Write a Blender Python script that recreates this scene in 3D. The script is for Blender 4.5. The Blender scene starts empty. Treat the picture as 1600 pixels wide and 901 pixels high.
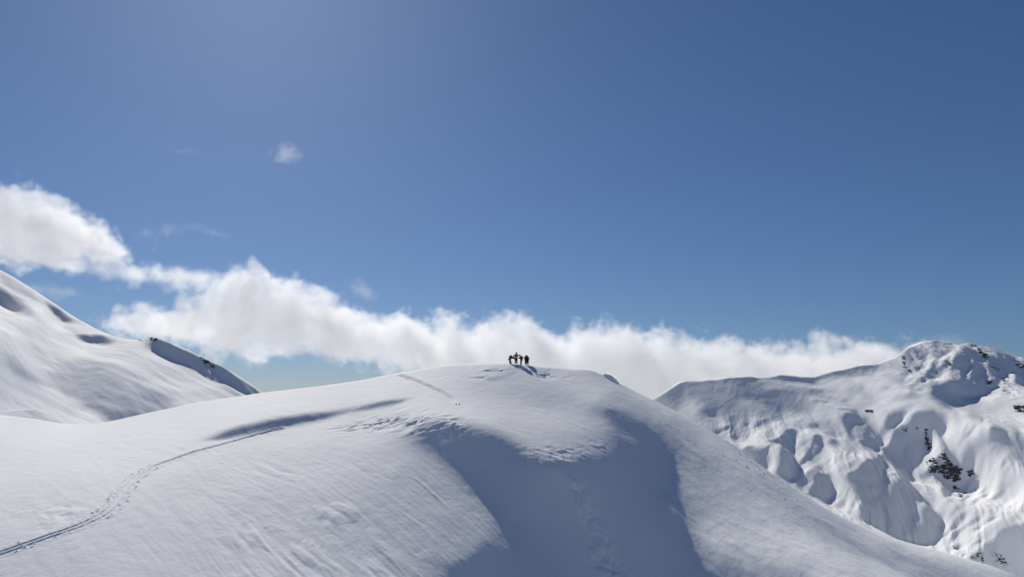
import bpy, bmesh, math, random
import numpy as np
from mathutils import Vector, Matrix, noise as mnoise

# ---------------------------------------------------------------- camera, sky, sun, exposure
F_PX, CU, CV, VH = 1200.0, 800.0, 450.5, 615.0          # focal length and principal point in photo pixels, horizon row
PITCH = math.atan((VH - CV) / F_PX)
SUN_AZ, SUN_EL = math.radians(-20.0), math.radians(33.0)
SUN = (math.cos(SUN_EL)*math.sin(SUN_AZ), math.cos(SUN_EL)*math.cos(SUN_AZ), math.sin(SUN_EL))
scene = bpy.context.scene
COL = scene.collection
cam_data = bpy.data.cameras.new("camera")
cam_data.sensor_width = 36.0
cam_data.lens = 36.0*F_PX/1600.0
cam_data.clip_start = 0.5; cam_data.clip_end = 200000.0
cam = bpy.data.objects.new("camera", cam_data); COL.objects.link(cam)
cam.location = (0, 0, 0); cam.rotation_euler = (math.pi/2 + PITCH, 0, 0)
scene.camera = cam
scene.render.resolution_x, scene.render.resolution_y = 1024, 576

world = bpy.data.worlds.new("World"); scene.world = world; world.use_nodes = True
wt = world.node_tree; wt.nodes.clear()
sky = wt.nodes.new("ShaderNodeTexSky"); sky.sky_type = 'NISHITA'; sky.sun_disc = False
sky.sun_elevation = SUN_EL; sky.sun_rotation = SUN_AZ
sky.altitude = 2000.0; sky.air_density = 1.0; sky.dust_density = 1.5; sky.ozone_density = 4.0
bg = wt.nodes.new("ShaderNodeBackground"); bg.inputs[1].default_value = 0.066
wo = wt.nodes.new("ShaderNodeOutputWorld")
gam = wt.nodes.new("ShaderNodeGamma"); gam.inputs[1].default_value = 0.85
wb = wt.nodes.new("ShaderNodeMix"); wb.data_type = 'RGBA'; wb.blend_type = 'MULTIPLY'; wb.inputs[0].default_value = 1.0
wb.inputs[7].default_value = (0.63, 0.815, 1.09, 1.0)          # cool white balance of the photograph
wt.links.new(sky.outputs[0], gam.inputs[0]); wt.links.new(gam.outputs[0], wb.inputs[6]); wt.links.new(wb.outputs[2], bg.inputs[0]); wt.links.new(bg.outputs[0], wo.inputs[0])

sun_data = bpy.data.lights.new("sun", 'SUN'); sun_data.energy = 4.4; sun_data.angle = math.radians(0.53)
sun_data.color = (1.0, 0.952, 0.872)
sun = bpy.data.objects.new("sun", sun_data); COL.objects.link(sun)
sun.rotation_euler = Vector(SUN).to_track_quat('Z', 'Y').to_euler()

scene.view_settings.view_transform = 'Standard'; scene.view_settings.look = 'None'
scene.view_settings.exposure = 0.0; scene.view_settings.gamma = 1.0
scene.cycles.use_denoising = True
scene.cycles.max_bounces = 18; scene.cycles.diffuse_bounces = 4; scene.cycles.volume_bounces = 16; scene.cycles.volume_step_rate = 2.0

# ---------------------------------------------------------------- value noise
def hash2(i, j, s):
    h = (i*374761393 + j*668265263 + s*144665) & 0xffffffff
    h = ((h ^ (h >> 13))*1274126177) & 0xffffffff
    return ((h ^ (h >> 16)) & 0xffff)/32767.5 - 1.0
def vnoise(x, y, s=0):
    xi = np.floor(x).astype(np.int64); yi = np.floor(y).astype(np.int64); fx = x-xi; fy = y-yi
    ux = fx*fx*fx*(fx*(fx*6-15)+10); uy = fy*fy*fy*(fy*(fy*6-15)+10)
    return (hash2(xi, yi, s)*(1-ux)+hash2(xi+1, yi, s)*ux)*(1-uy) + (hash2(xi, yi+1, s)*(1-ux)+hash2(xi+1, yi+1, s)*ux)*uy
def fbm(x, y, s=0, o=4, g=.5, l=2.03):
    t = 0; a = 1.0
    for k in range(o): t = t + a*vnoise(x, y, s+k*17); x, y, a = x*l+3.1, y*l+7.7, a*g
    return t
def ss(a, b, x):
    t = np.clip((x-a)/(b-a), 0, 1); return t*t*(3-2*t)

# ---------------------------------------------------------------- terrain solver (numpy only)
LIT_A, LIT_B = 0.105, 1.38

def pix2dir(u, v):
    """pixel of the photograph -> azimuth and tangent of elevation"""
    u = np.asarray(u, float); v = np.asarray(v, float)
    X = (u-CU)/F_PX; Y = (CV-v)/F_PX
    y = math.cos(PITCH) - Y*math.sin(PITCH); z = math.sin(PITCH) + Y*math.cos(PITCH)
    h = np.hypot(X, y)
    return np.arctan2(X, y), z/h

def dir2pix(phi, e):
    x = np.sin(phi); y = np.cos(phi)
    d = y*math.cos(PITCH) + e*math.sin(PITCH)
    return CU + F_PX*x/d, CV - F_PX*(e*math.cos(PITCH) - y*math.sin(PITCH))/d

def s2l(g):
    g = np.asarray(g, float)/255.0
    return np.where(g <= .04045, g/12.92, ((g+.055)/1.055)**2.4)

def blur(a, s):
    if s < 0.3: return a
    k = np.arange(-int(3*s)-1, int(3*s)+2); w = np.exp(-.5*(k/s)**2); w /= w.sum()
    p = len(k)//2
    def f(b):
        c = np.pad(b, ((p, p), (0, 0)), mode='edge'); o = np.zeros_like(b)
        for i, wi in enumerate(w): o += wi*c[i:i+b.shape[0]]
        return o
    return f(f(a).T).T

class Shade:
    """how far each part of a slope is turned towards the sun (as a grey level); the solver finds the relief that has these slopes"""
    def __init__(s, u0, v0, u1, v1, step, pts, power=3.0):
        s.u0, s.v0, s.st = u0, v0, step
        s.nu, s.nv = int((u1-u0)/step)+1, int((v1-v0)/step)+1
        s.U, s.V = np.meshgrid(u0+np.arange(s.nu)*float(step), v0+np.arange(s.nv)*float(step))
        p = np.array(pts, float)
        num = np.zeros_like(s.U); den = np.zeros_like(s.U)
        for a, b, g in p:
            w = 1.0/(((s.U-a)**2 + (1.6*(s.V-b))**2)+30.0)**(power/2)
            num += w*g; den += w
        s.T = num/den
    def poly(s, P, val, feather=2.0):
        P = np.array(P, float); m = np.zeros(s.U.shape, bool)
        pad = 3*feather + s.st
        for k in range(len(P)):
            (x0, y0), (x1, y1) = P[k], P[(k+1) % len(P)]
            c = ((y0 > s.V) != (y1 > s.V))
            with np.errstate(divide='ignore', invalid='ignore'):
                xi = x0 + (s.V-y0)*(x1-x0)/(y1-y0 if y1 != y0 else 1e-9)
            m ^= c & (s.U < xi)
        w = blur(m.astype(float), feather/s.st)
        s.T = s.T*(1-w) + val*w
        return s
    def line(s, P, width, val, feather=1.5, taper=True):
        P = np.array(P, float); w = np.zeros(s.U.shape)
        n = len(P)-1
        for k in range(n):
            a, b = P[k], P[k+1]; d = b-a; L2 = (d*d).sum()
            t = np.clip(((s.U-a[0])*d[0] + (s.V-a[1])*d[1])/L2, 0, 1)
            q = np.hypot(s.U-a[0]-t*d[0], s.V-a[1]-t*d[1])
            f = (k+t)/n; ww = width/2*(np.minimum(1, 4*np.minimum(f, 1-f)+.15) if taper else 1)
            w = np.maximum(w, np.clip(1-(q-ww)/feather, 0, 1))
        w = w*w*(3-2*w)
        s.T = s.T*(1-w) + val*w
        return s
    def lookup(s, u, v, a):
        fx = np.clip((u-s.u0)/s.st, 0, s.nu-1.001); fy = np.clip((v-s.v0)/s.st, 0, s.nv-1.001)
        i = fx.astype(int); j = fy.astype(int); p = fx-i; q = fy-j
        return (a[j, i]*(1-p)+a[j, i+1]*p)*(1-q) + (a[j+1, i]*(1-p)+a[j+1, i+1]*p)*q

def resize(a, m, n):
    def r1(b, k):
        x = np.linspace(0, b.shape[0]-1, k); i = np.minimum(x.astype(int), b.shape[0]-2); f = (x-i)[:, None]
        return b[i]*(1-f) + b[i+1]*f
    return r1(r1(a, m).T, n).T

def cubic_resize(a, m, n):
    """Catmull-Rom upsampling"""
    def r1(b, k):
        N = b.shape[0]
        x = np.linspace(0, N-1, k); i = np.clip(x.astype(int), 0, N-2); t = (x-i)[:, None]
        g = lambda o: b[np.clip(i+o, 0, N-1)]
        p0, p1, p2, p3 = g(-1), g(0), g(1), g(2)
        return p1 + .5*t*(p2-p0 + t*(2*p0-5*p1+4*p2-p3 + t*(3*(p1-p2)+p3-p0)))
    return r1(r1(a, m).T, n).T

class Terrain:
    """height field on a log-polar ground grid; e = height / distance"""
    def __init__(s, phi, r, dphi, drho):
        s.p0, s.p1 = phi; s.q0, s.q1 = math.log(r[0]), math.log(r[1])
        s.n = int((s.p1-s.p0)/dphi)+1; s.m = int((s.q1-s.q0)/drho)+1
        s.ctrl = []
    def axes(s, m, n): return np.linspace(s.q0, s.q1, m), np.linspace(s.p0, s.p1, n)
    def pin(s, pts, w=1.0, dense=0):
        """pts: (u, v, horizontal distance); dense>0: resample the polyline"""
        P = np.array(pts, float)
        if dense:
            t = np.concatenate([[0], np.cumsum(np.hypot(np.diff(P[:, 0]), np.diff(P[:, 1])))])
            k = max(2, int(t[-1]/dense)); x = np.linspace(0, t[-1], k)
            P = np.stack([np.interp(x, t, P[:, c]) for c in range(3)], 1)
        ph, e = pix2dir(P[:, 0], P[:, 1])
        for a, b, c in zip(ph, e, P[:, 2]): s.ctrl.append((math.log(c), a, b, w))
    def pin_dir(s, ph, r, e, w=1.0): s.ctrl.append((math.log(r), ph, e, w))
    def solve(s, shade, levels=(4, 2, 1), outer=(5, 3, 2), cg=(250, 200, 150), ell=.006, ell_lit=None, mask=None, skyline=None, log=False, wshadow=1.0, guide=(), gw=(.3, .1, .03, .01), cap=None, dark=-.08):
        C = np.array(s.ctrl)
        ng = len(guide)
        if ng:
            g = np.array(guide, float); ph, ge = pix2dir(g[:, 0], g[:, 1])
            C = np.vstack([C, np.stack([np.log(g[:, 2]), ph, ge, np.ones(ng)], 1)])
        e = None
        ns_t = (s2l(shade.T)-LIT_A)/LIT_B if shade is not None else None
        for li, (lv, no, nc) in enumerate(zip(levels, outer, cg)):
            if ng: C[-ng:, 3] = gw[li]
            m, n = max(8, s.m//lv), max(8, s.n//lv)
            q, p = s.axes(m, n); dq, dp = q[1]-q[0], p[1]-p[0]
            cq = np.clip((C[:, 0]-q[0])/dq, 0, m-1.001); cp = np.clip((C[:, 1]-p[0])/dp, 0, n-1.001)
            ci, cj = cq.astype(int), cp.astype(int); fa, fb = cq-ci, cp-cj
            idx = np.stack([ci*n+cj, ci*n+cj+1, (ci+1)*n+cj, (ci+1)*n+cj+1])
            wts = np.stack([(1-fa)*(1-fb), (1-fa)*fb, fa*(1-fb), fa*fb])
            cw = (C[:, 3]*110.0)**2; ce = C[:, 2]
            sp, cpx = np.sin(p), np.cos(p)
            sr = SUN[0]*sp + SUN[1]*cpx; st = SUN[0]*cpx - SUN[1]*sp
            sr, st = sr[None, :], st[None, :]
            area = dq*dp
            def Dq(x): return (x[1:, :-1]-x[:-1, :-1]+x[1:, 1:]-x[:-1, 1:])/(2*dq)
            def Dp(x): return (x[:-1, 1:]-x[:-1, :-1]+x[1:, 1:]-x[1:, :-1])/(2*dp)
            def Av(x): return .25*(x[1:, :-1]+x[:-1, :-1]+x[1:, 1:]+x[:-1, 1:])
            srh = .5*(sr[:, 1:]+sr[:, :-1]); sth = .5*(st[:, 1:]+st[:, :-1])
            def S(x): return (Av(x)+Dq(x))*srh + Dp(x)*sth
            def St(y):
                a = y*srh; b = y*sth; o = np.zeros((m, n))
                o[1:, :-1] += a*(.25+.5/dq) - b*.5/dp
                o[1:, 1:]  += a*(.25+.5/dq) + b*.5/dp
                o[:-1, :-1] += a*(.25-.5/dq) - b*.5/dp
                o[:-1, 1:] += a*(.25-.5/dq) + b*.5/dp
                return o
            Wc = np.zeros((m, n))
            if cap is not None:
                cu, cvv, crr = cap; cph, cee = pix2dir(cu, cvv)
                ecap = np.interp(p, cph, cee)[None, :]; before = np.abs(q[:, None]-np.log(np.interp(p, cph, crr))[None, :]) > .008
            def A(x, W, L2):
                o = St(W*S(x)) if W is not None else np.zeros((m, n))
                o += Wc*x
                a = (x[2:]-2*x[1:-1]+x[:-2])*(L2/dq**4)
                o[2:] += a; o[1:-1] -= 2*a; o[:-2] += a
                a = (x[:, 2:]-2*x[:, 1:-1]+x[:, :-2])*(L2/dp**4)
                o[:, 2:] += a; o[:, 1:-1] -= 2*a; o[:, :-2] += a
                a = (x[1:, 1:]-x[1:, :-1]-x[:-1, 1:]+x[:-1, :-1])*(2*L2/(dq*dp)**2)
                o[1:, 1:] += a; o[1:, :-1] -= a; o[:-1, 1:] -= a; o[:-1, :-1] += a
                xf = x.ravel(); cv = (wts*xf[idx]).sum(0)*cw/(area*1e4)
                np.add.at(o.ravel(), idx, wts*cv)
                return o
            def CG(W, L2, b, x, it):
                r_ = b - A(x, W, L2); d = r_.copy(); rr = (r_*r_).sum(); r0 = rr
                for k in range(it):
                    Ad = A(d, W, L2); al = rr/((d*Ad).sum()+1e-300)
                    x = x+al*d; r_ = r_-al*Ad; r2 = (r_*r_).sum()
                    if r2 < 1e-12*r0: break
                    d = r_ + (r2/rr)*d; rr = r2
                return x
            def bc():
                o = np.zeros(m*n); np.add.at(o, idx, wts*(ce*cw/(area*1e4))); return o.reshape(m, n)
            if e is None:
                e = CG(None, .05**2, bc(), np.full((m, n), ce.mean()), 1500)
            else: e = cubic_resize(e, m, n)
            if shade is None: continue
            for o_ in range(no):
                ph = np.broadcast_to(.5*(p[1:]+p[:-1])[None, :], (m-1, n-1))
                ec = Av(e)
                u, v = dir2pix(ph, ec)
                cm = np.maximum.accumulate(ec, axis=0)
                vis = (ec > cm-.0012)
                if skyline is not None: vis &= True
                inb = (u > -25) & (u < 1625) & (v < 925) & (v > 0)
                N = np.sqrt(1+(ec+Dq(e))**2 + Dp(e)**2)
                t = shade.lookup(u, v, ns_t)
                cur = (SUN[2]-S(e))/N
                W = (vis & inb).astype(float)
                if mask is not None: W *= mask(u, v)
                shd = t < 0.03
                good = shd & (cur < .25*dark)
                W = np.where(good, .06*W, np.where(shd, wshadow*W, W))
                tt = np.where(shd, dark, t)
                rhs = SUN[2]-tt*N
                if cap is not None: Wc = np.where(before & (e > ecap-.0004), 1e5, 0.0)
                b = St(W*rhs) + bc()
                if cap is not None: b = b + Wc*(ecap-.0006)
                e = CG(W, ell**2, b, e, nc)
                if log:
                    print('lv', lv, 'rms', float(np.sqrt((W*(cur-tt)**2).sum()/W.sum())))
        if cap is not None: e = ecap - np.logaddexp(0, (ecap-e)/3e-4)*3e-4     # nothing may stand above the skyline
        s.e = e
        return e
    def preview(s, img, shade=None, over=False):
        m, n = s.e.shape; q, p = s.axes(m, n)
        H, Wd = img.shape
        e = s.e; dq, dp = q[1]-q[0], p[1]-p[0]
        gq, gp = np.gradient(e, dq, dp)
        sr = SUN[0]*np.sin(p)+SUN[1]*np.cos(p); st = SUN[0]*np.cos(p)-SUN[1]*np.sin(p)
        ns = (SUN[2]-(e+gq)*sr-gp*st)/np.sqrt(1+(e+gq)**2+gp**2)
        lum = LIT_A+LIT_B*np.clip(ns, 0, 1)
        for ui in range(0, Wd):
            u = ui*2+.5
            v = np.arange(H)*2+.5
            ph, et = pix2dir(np.full(H, u), v)
            fj = np.clip((ph[H//2]-p[0])/dp, 0, n-1.001)
            if ph[H//2] < p[0] or ph[H//2] > p[-1]: continue
            j = int(fj); f = fj-j
            ec = e[:, j]*(1-f)+e[:, j+1]*f; lc = lum[:, j]*(1-f)+lum[:, j+1]*f
            cm = np.maximum.accumulate(ec)
            k = np.searchsorted(cm, et)
            ok = (k < m) & (et >= cm[0])
            img[ok, ui] = lc[np.minimum(k, m-1)][ok]

# ---------------------------------------------------------------- near hill
SKY_HILL = [(-60,640,152),(0,648,150),(50,654,149),(93,661,148),(134,663,147),(171,658,146),(230,645,143),(311,628,140),(420,612,134),(500,603,130),
            (560,594.5,127),(620,583,125),(660,576.5,123),(700,570.8,121.5),(730,568.5,121),(770,567.7,120),(800,568.2,120),
            (830,570.5,120),(850,573,120),(880,575.5,120),(925,577.5,121),(960,594,121),(1000,615,120),(1020,624,120),
            (1060,645,118.5),(1100,666,117),(1150,697,115),(1200,735,112),(1250,770,109),(1300,800,106),(1350,824,104),
            (1400,842,102),(1450,856,100),(1500,869,99),(1550,884,97),(1580,895,96),(1640,930,94),(1720,985,92)]
def hill_shade():
    P = [(20,660,225),(100,680,226),(250,670,226),(350,640,226),(430,625,226),(520,612,223),(600,600,216),(700,580,212),(760,575,205),
    (700,600,205),(650,620,210),(560,620,214),(480,632,216),(400,648,216),(300,668,222),(150,700,224),
    (820,590,180),(870,590,174),(900,600,172),(950,605,187),(1000,622,190),(760,600,190),(800,610,175),(850,620,166),(780,630,196),
    (720,640,214),(660,645,208),(760,650,208),(820,650,198),(870,655,192),(920,655,178),(900,630,170),(850,690,178),(880,700,165),
    (920,698,152),(950,690,150),(960,620,162),(990,630,165),(1040,650,182),(1100,690,176),(1050,660,152),(800,670,190),(780,665,190),
    (1085,690,145),(1100,720,140),(1150,720,168),(1080,730,155),(1130,760,165),(1180,790,182),(1100,780,160),(1120,830,185),
    (1200,840,202),(1250,850,207),(1130,872,160),(1300,880,202),(1380,897,200),(1250,800,170),(1350,860,190),
    (1300,825,165),(1400,860,165),(1450,880,160),(1200,760,165),
    (20,720,220),(100,760,214),(50,800,208),(30,880,192),(200,700,222),(300,760,202),(400,720,206),(200,850,199),(100,890,192),
    (300,850,193),(400,800,192),(500,720,200),(560,680,208),(600,662,205),(600,720,184),(500,800,184),(420,880,192),(330,890,190),
    (550,880,178),(600,800,168),(650,740,168),(680,790,168),(700,840,155),(640,880,160),(690,890,145),(730,820,152),(700,770,156),
    (620,860,170),(420,682,213),(520,667,214),(250,720,220),(120,720,224),(640,690,180)]
    s = Shade(-30,540,1640,930,2,P)
    s.poly([(1100,893),(1120,884),(1160,870),(1200,884),(1260,893),(1260,935),(1090,935)],118,7)
    s.poly([(1520,876),(1560,890),(1600,905),(1600,935),(1470,935),(1440,893),(1490,888)],128,6)
    s.line([(1180,738),(1215,768),(1260,805),(1330,845),(1400,888)],7,138,5)
    s.line([(1230,790),(1300,845),(1345,868)],4,160,4)
    s.line([(1395,862),(1450,885),(1520,900)],6,140,5)
    s.poly([(1000,662),(1030,678),(1052,698),(1066,712),(1048,724),(1043,745),(1050,765),(1070,800),(1078,830),(1092,862),(1106,900),(1112,935),(960,935),(960,700)],70,19)
    s.poly([(655,665),(675,661),(695,662.5),(725,667.5),(755,674),(780,681),(797,687.5),(810,700),(818,712),(830,714),(845,722),(868,727),(887,722),
      (912,716),(950,711),(968,706),(974,692),(967,677),(955,659),(937,644),(920,632),(937,631),(962,638),(985,648),(1000,656),(1010,670),(1018,700),(1018,760),(1030,830),(1050,900),(1055,935),
      (690,935),(705,883),(732,876),(742,866),(752,851),(775,846),(785,831),(782,816),(770,796),(755,778),(737,761),(720,743),(700,726),(685,711),(670,698),(655,690)],70,8)
    s.poly([(952,712),(975,704),(985,690),(1000,690),(1030,720),(1030,770),(990,760)],60,5)
    s.poly([(338,684),(345,677),(370,668),(392,664.5),(420,657),(450,653),(480,648),(505,645.5),(540,640),(565,635),(598,629),(615,627.5),(570,634.5),
      (555,638),(540,643),(520,650),(500,655),(478,658.5),(450,664),(400,674)],84,2)
    s.line([(556,640),(600,630),(632,626)],3.5,95,2); s.line([(325,687),(360,680),(410,668)],3.5,95,2)
    # small wind lips near the summit
    s.line([(757,591),(772,592),(785,589),(800,583)],3,140,2)
    s.line([(755,579),(775,579.5)],2.5,150,2)
    s.line([(790,577),(808,576)],2.5,140,2)
    s.line([(832,577.5),(850,580),(872,577)],2.5,130,2)
    return s
def grain(s, ang, fa, fb, amp, mask, seed):
    c, q = math.cos(math.radians(ang)), math.sin(math.radians(ang)); a, b = s.U*c+s.V*q, -s.U*q+s.V*c
    n = fbm(a*fa+.6*fbm(a*.02, b*.02, seed+5, 2), b*fb, seed, 4, .6)
    lit = np.clip((s.T-105)/60, .12, 1)
    s.T = np.clip(s.T + amp*n*lit*mask, 50, 245)
# ---------------------------------------------------------------- left mountain
SKY_LEFT = [(-40,397,640),(0,422,620),(20,432,610),(40,444,600),(60,457,590),(80,470,580),(100,484,570),(120,497,560),(140,508,550),(160,517,540),(180,525,530),(200,530,510),(215,531.5,495),(225,529.5,480),(236,527.5,465),(247,528.5,461),(260,533,457),(285,543.5,449),(313,556,440),(325,561.5,436),(345,569.5,431),(365,582.5,426),(380,592,422),(395,602,418),(408,612,415),(430,627,412)]
def left_shade():
    P = [(10,430,225),(40,452,208),(60,468,212),(90,482,222),(40,470,226),(70,498,222),(130,507,220),(20,478,222),(60,505,214),(100,512,215),
    (30,510,212),(5,495,218),(60,525,222),(110,530,218),(150,542,214),(200,535,215),(205,545,205),(180,545,220),(230,560,218),
    (30,545,222),(10,537,200),(45,552,205),(80,550,205),(120,548,216),(160,556,218),(200,565,212),(240,575,200),(280,590,205),(300,600,218),
    (320,605,215),(340,602,222),(250,590,190),(220,560,210),(250,600,215),(275,612,212),(230,610,192),(200,590,185),(170,585,180),(140,580,178),
    (100,575,168),(85,590,165),(60,570,205),(50,560,215),(20,565,165),(15,590,192),(40,605,190),(70,605,198),(60,630,196),(20,625,205),
    (100,630,206),(140,650,218),(120,620,200),(110,605,165),(130,612,145),(150,605,165),(180,610,180),(210,620,180),(235,632,165),(90,650,210),
    (30,645,206),(255,620,150),(265,610,205),(290,622,215),(310,615,195),(0,430,210),(130,590,165)]
    P = [(a, b, g-(9 if g < 214 else 3)) for a, b, g in P]
    s = Shade(-30,380,440,680,2,P)
    L = lambda pts, ox, oy, k: [(ox+x/k, oy+y/k) for x, y in pts]
    s.line(L([(20,160),(130,240),(260,340),(480,470)],0,410,7.62),8,180,6)
    s.poly(L([(-60,230),(0,285),(90,360),(180,440),(300,520),(380,590),(460,640),(300,590),(150,530),(0,470),(-60,440)],0,410,7.62),88,2.5)
    s.poly(L([(555,490),(640,510),(740,580),(800,640),(900,715),(780,712),(690,650),(600,570)],0,410,7.62),92,1.6)
    s.poly(L([(760,10),(850,0),(940,5),(1060,40),(1140,90),(1050,105),(960,95),(870,95),(800,55)],0,520,6.39),85,1.6)
    s.poly(L([(60,335),(150,345),(260,395),(380,455),(470,500),(400,495),(290,470),(180,410),(100,365)],0,520,6.39),95,3)
    s.poly(L([(780,655),(900,670),(1020,720),(1180,740),(1330,780),(1480,800),(1350,850),(1100,885),(1040,820),(960,770),(860,740)],0,520,6.39),88,4)
    s.poly(L([(255,165),(330,130),(400,150),(600,225),(820,330),(850,400),(950,520),(1050,610),(1120,660),(1220,740),(1330,790),(1240,790),(1150,720),(1080,650),(900,575),(760,500),(600,430),(480,380),(350,320),(280,290),(260,230)],200,510,7.268),80,1.6)
    s.poly(L([(840,350),(900,370),(1050,420),(1180,510),(1300,595),(1400,670),(1530,740),(1450,760),(1340,765),(1240,710),(1120,640),(1020,560),(930,460)],200,510,7.268),86,1.6)
    s.poly(L([(1040,620),(1120,650),(1240,730),(1330,790),(1200,790),(1110,710)],200,510,7.268),150,2)
    s.line(L([(830,395),(950,500),(1060,610),(1200,700),(1340,765)],200,510,7.268),1.6,215,1.2)
    s.line(L([(1330,660),(1390,710),(1450,765)],200,510,7.268),1.4,215,1.2)
    s.line(L([(240,740),(330,800),(400,870),(420,930)],200,510,7.268),7,150,6)
    s.poly([(85,562),(130,585),(200,598),(238,612),(252,640),(200,650),(150,637),(110,607)],156,9)
    grain(s, 24, .012, .16, 16, 1.0, 3)
    return s
# ---------------------------------------------------------------- right mountain
SKY_RIGHT = [(960,650,1190),(1005,630,1187),(1022,623,1186),(1035,615,1186),(1048,606,1185),(1060,598,1185),(1072,595,1185),(1090,594.5,1187),(1118,592.5,1189),(1140,588.5,1190),(1175,588,1193),(1185,590.5,1193),(1200,590.5,1195),(1220,586,1197),(1250,588.5,1200),(1272,588,1202),(1288,583.5,1203),(1302,579.5,1205),(1318,576.5,1211),(1340,570,1220),(1372,567.5,1232),(1400,557,1256),(1412,549,1269),(1422,541,1280),(1442,533.5,1301),(1462,531.5,1323),(1480,533,1344),(1500,536.5,1367),(1513,534.5,1382),(1526,538.5,1390),(1545,543,1393),(1560,547.5,1395),(1580,552.5,1398),(1600,557.5,1400),(1660,575,1409),(1740,600,1420)]
def right_shade():
    P = [(1060,603,112),(1100,612,120),(1150,608,118),(1200,602,145),(1190,592,172),(1050,625,135),(1075,632,180),(1085,640,188),(1110,638,112),(1160,640,125),(1120,658,188),
    (1150,650,130),(1180,650,150),(1200,640,140),(1140,600,130),(1230,590,150),(1260,600,165),(1300,600,198),(1290,590,200),(1330,590,205),(1240,622,130),(1250,635,128),
    (1300,630,175),(1320,640,190),(1230,650,198),(1220,665,205),(1250,652,200),(1190,680,185),(1180,690,212),(1210,650,150),(1100,625,130),(1080,615,125),(1040,612,108),
    (1285,655,190),(1300,650,180),(1300,675,200),(1260,675,205),(1245,685,200),(1330,655,140),(1310,700,205),(1340,715,215),(1310,725,212),(1280,725,200),(1260,740,205),(1275,715,190),
    (1250,760,200),(1305,745,190),(1320,760,208),(1300,790,208),(1320,800,208),(1340,800,200),(1210,700,205),(1205,725,200),(1345,700,208),(1380,705,205),(1390,685,205),(1360,650,200),(1385,655,205),
    (1350,620,200),(1340,605,200),(1380,620,208),(1400,612,205),(1400,570,195),(1420,600,190),(1430,628,215),(1500,645,205),(1540,630,205),(1560,652,215),(1590,650,218),(1486,626,110),
    (1460,645,205),(1400,632,205),(1430,575,160),(1440,590,150),(1465,595,170),(1455,538,170),(1480,540,175),(1500,542,190),(1470,560,130),(1460,570,130),(1490,565,120),
    (1500,672,215),(1540,672,222),(1520,685,205),(1480,665,205),(1490,690,205),(1495,705,210),(1575,688,150),(1590,695,140),(1590,710,160),(1580,665,205),
    (1500,780,225),(1480,800,225),(1540,760,225),(1560,730,222),(1590,760,222),(1560,800,225),(1520,840,225),(1470,855,222),(1590,800,215),(1440,765,205),(1430,760,195),(1450,730,215),(1440,710,215)]
    s = Shade(1000,510,1640,930,1,P,4.0)
    L = lambda pts, ox, oy, k: [(ox+x/k, oy+y/k) for x, y in pts]
    s.line([(1040,612),(1060,601),(1100,597),(1140,591),(1178,590),(1240,591),(1272,591),(1300,583),(1345,574),(1372,571)],4,112,3)
    s.poly([(1245,590),(1262,594),(1280,592),(1290,586),(1306,581),(1330,575),(1372,571),(1362,590),(1345,586),(1330,588),(1310,587),(1290,588),(1272,597)],120,3)
    for a in ([(1343,576),(1344,582)],[(1352,580),(1355,590)],[(1361,575),(1357,588)],[(1372,576),(1362,588)]): s.line(a,2,185,1.5)
    for x, y, w, h in ((1275,612,14,5),(1349,604,5,4),(1363,607.5,5,4),(1381,610,9,4),(1320,627,5,2)):
        s.poly([(x-w,y),(x-w*.3,y-h),(x+w*.6,y-h*.9),(x+w,y),(x+w*.4,y+h*.8),(x-w*.5,y+h*.7)],128,2)
    s.line([(1269,628),(1280,626),(1293,629)],2.5,110,1.5); s.line([(1309,638),(1325,641),(1340,644)],2.5,110,1.5)
    s.line([(1320,609),(1340,613),(1372,626)],3,150,2.5); s.line([(1342,630),(1366,633)],4,140,3)
    # left lumps
    s.line([(1068,630),(1078,636),(1086,641)],5,205,3); s.line([(1096,646),(1112,656),(1124,663),(1140,662)],5,205,3)
    s.poly([(1100,667),(1120,672),(1140,664),(1150,666),(1140,676),(1122,679)],95,2)
    s.poly([(1138,682),(1150,680),(1160,678),(1160,682),(1150,686)],95,2)
    s.line([(1118,680),(1135,674),(1152,666),(1158,658)],3.5,190,2.5); s.line([(1135,682),(1160,672),(1168,664),(1182,652)],3.5,185,2.5)
    s.line([(1160,676),(1161,668),(1172,658)],3,110,2)
    s.poly([(1104,634),(1120,630),(1140,634),(1142,640),(1120,645),(1110,654)],112,5)
    # gullies
    s.poly([(1157.5,701),(1166,699),(1175,699),(1187,704),(1194,702.5),(1195,711),(1200,721),(1201,732.5),(1191,728),(1181,719),(1169,709)],75,1.5)
    s.poly([(1200,689),(1209,687),(1220,681),(1231,671),(1240,668),(1243,672.5),(1244,682.5),(1241,690),(1240,702.5),(1242,715),(1246,727.5),(1249,737.5),(1247.5,745),(1240,744),(1231,751),(1220,745),(1211,737.5),(1212.5,727.5),(1214,715),(1220,707.5),(1221,694),(1215,690),(1205,692.5),(1200,702.5),(1198,707.5),(1196,705),(1197,695)],75,1.4)
    s.poly([(1246,694),(1256,687.5),(1266,685),(1262.5,692.5),(1254,699),(1247.5,702.5)],150,2)
    s.poly([(1272.5,680),(1280,680),(1285,686),(1286,696),(1281,705),(1280,709),(1270,712.5),(1262.5,717.5),(1254,724),(1250,727.5),(1250,720),(1256,714),(1264,706),(1266,699),(1269,690)],78,1.4)
    s.poly([(1263,660),(1276,659),(1281,664),(1279,669),(1267,668)],118,2)
    s.poly([(1292,690),(1304,685),(1309,689),(1312,695),(1305,697),(1294,694)],112,2)
    s.poly([(1320,647),(1335,645),(1350,655),(1360,665),(1370,675),(1380,687),(1380,695),(1372,704),(1362,706),(1350,700),(1337,692),(1327,682),(1322,670),(1318,658)],78,1.5)
    s.poly([(1326,662),(1345,660),(1356,668),(1348,682),(1340,683),(1332,677)],158,3)
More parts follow.
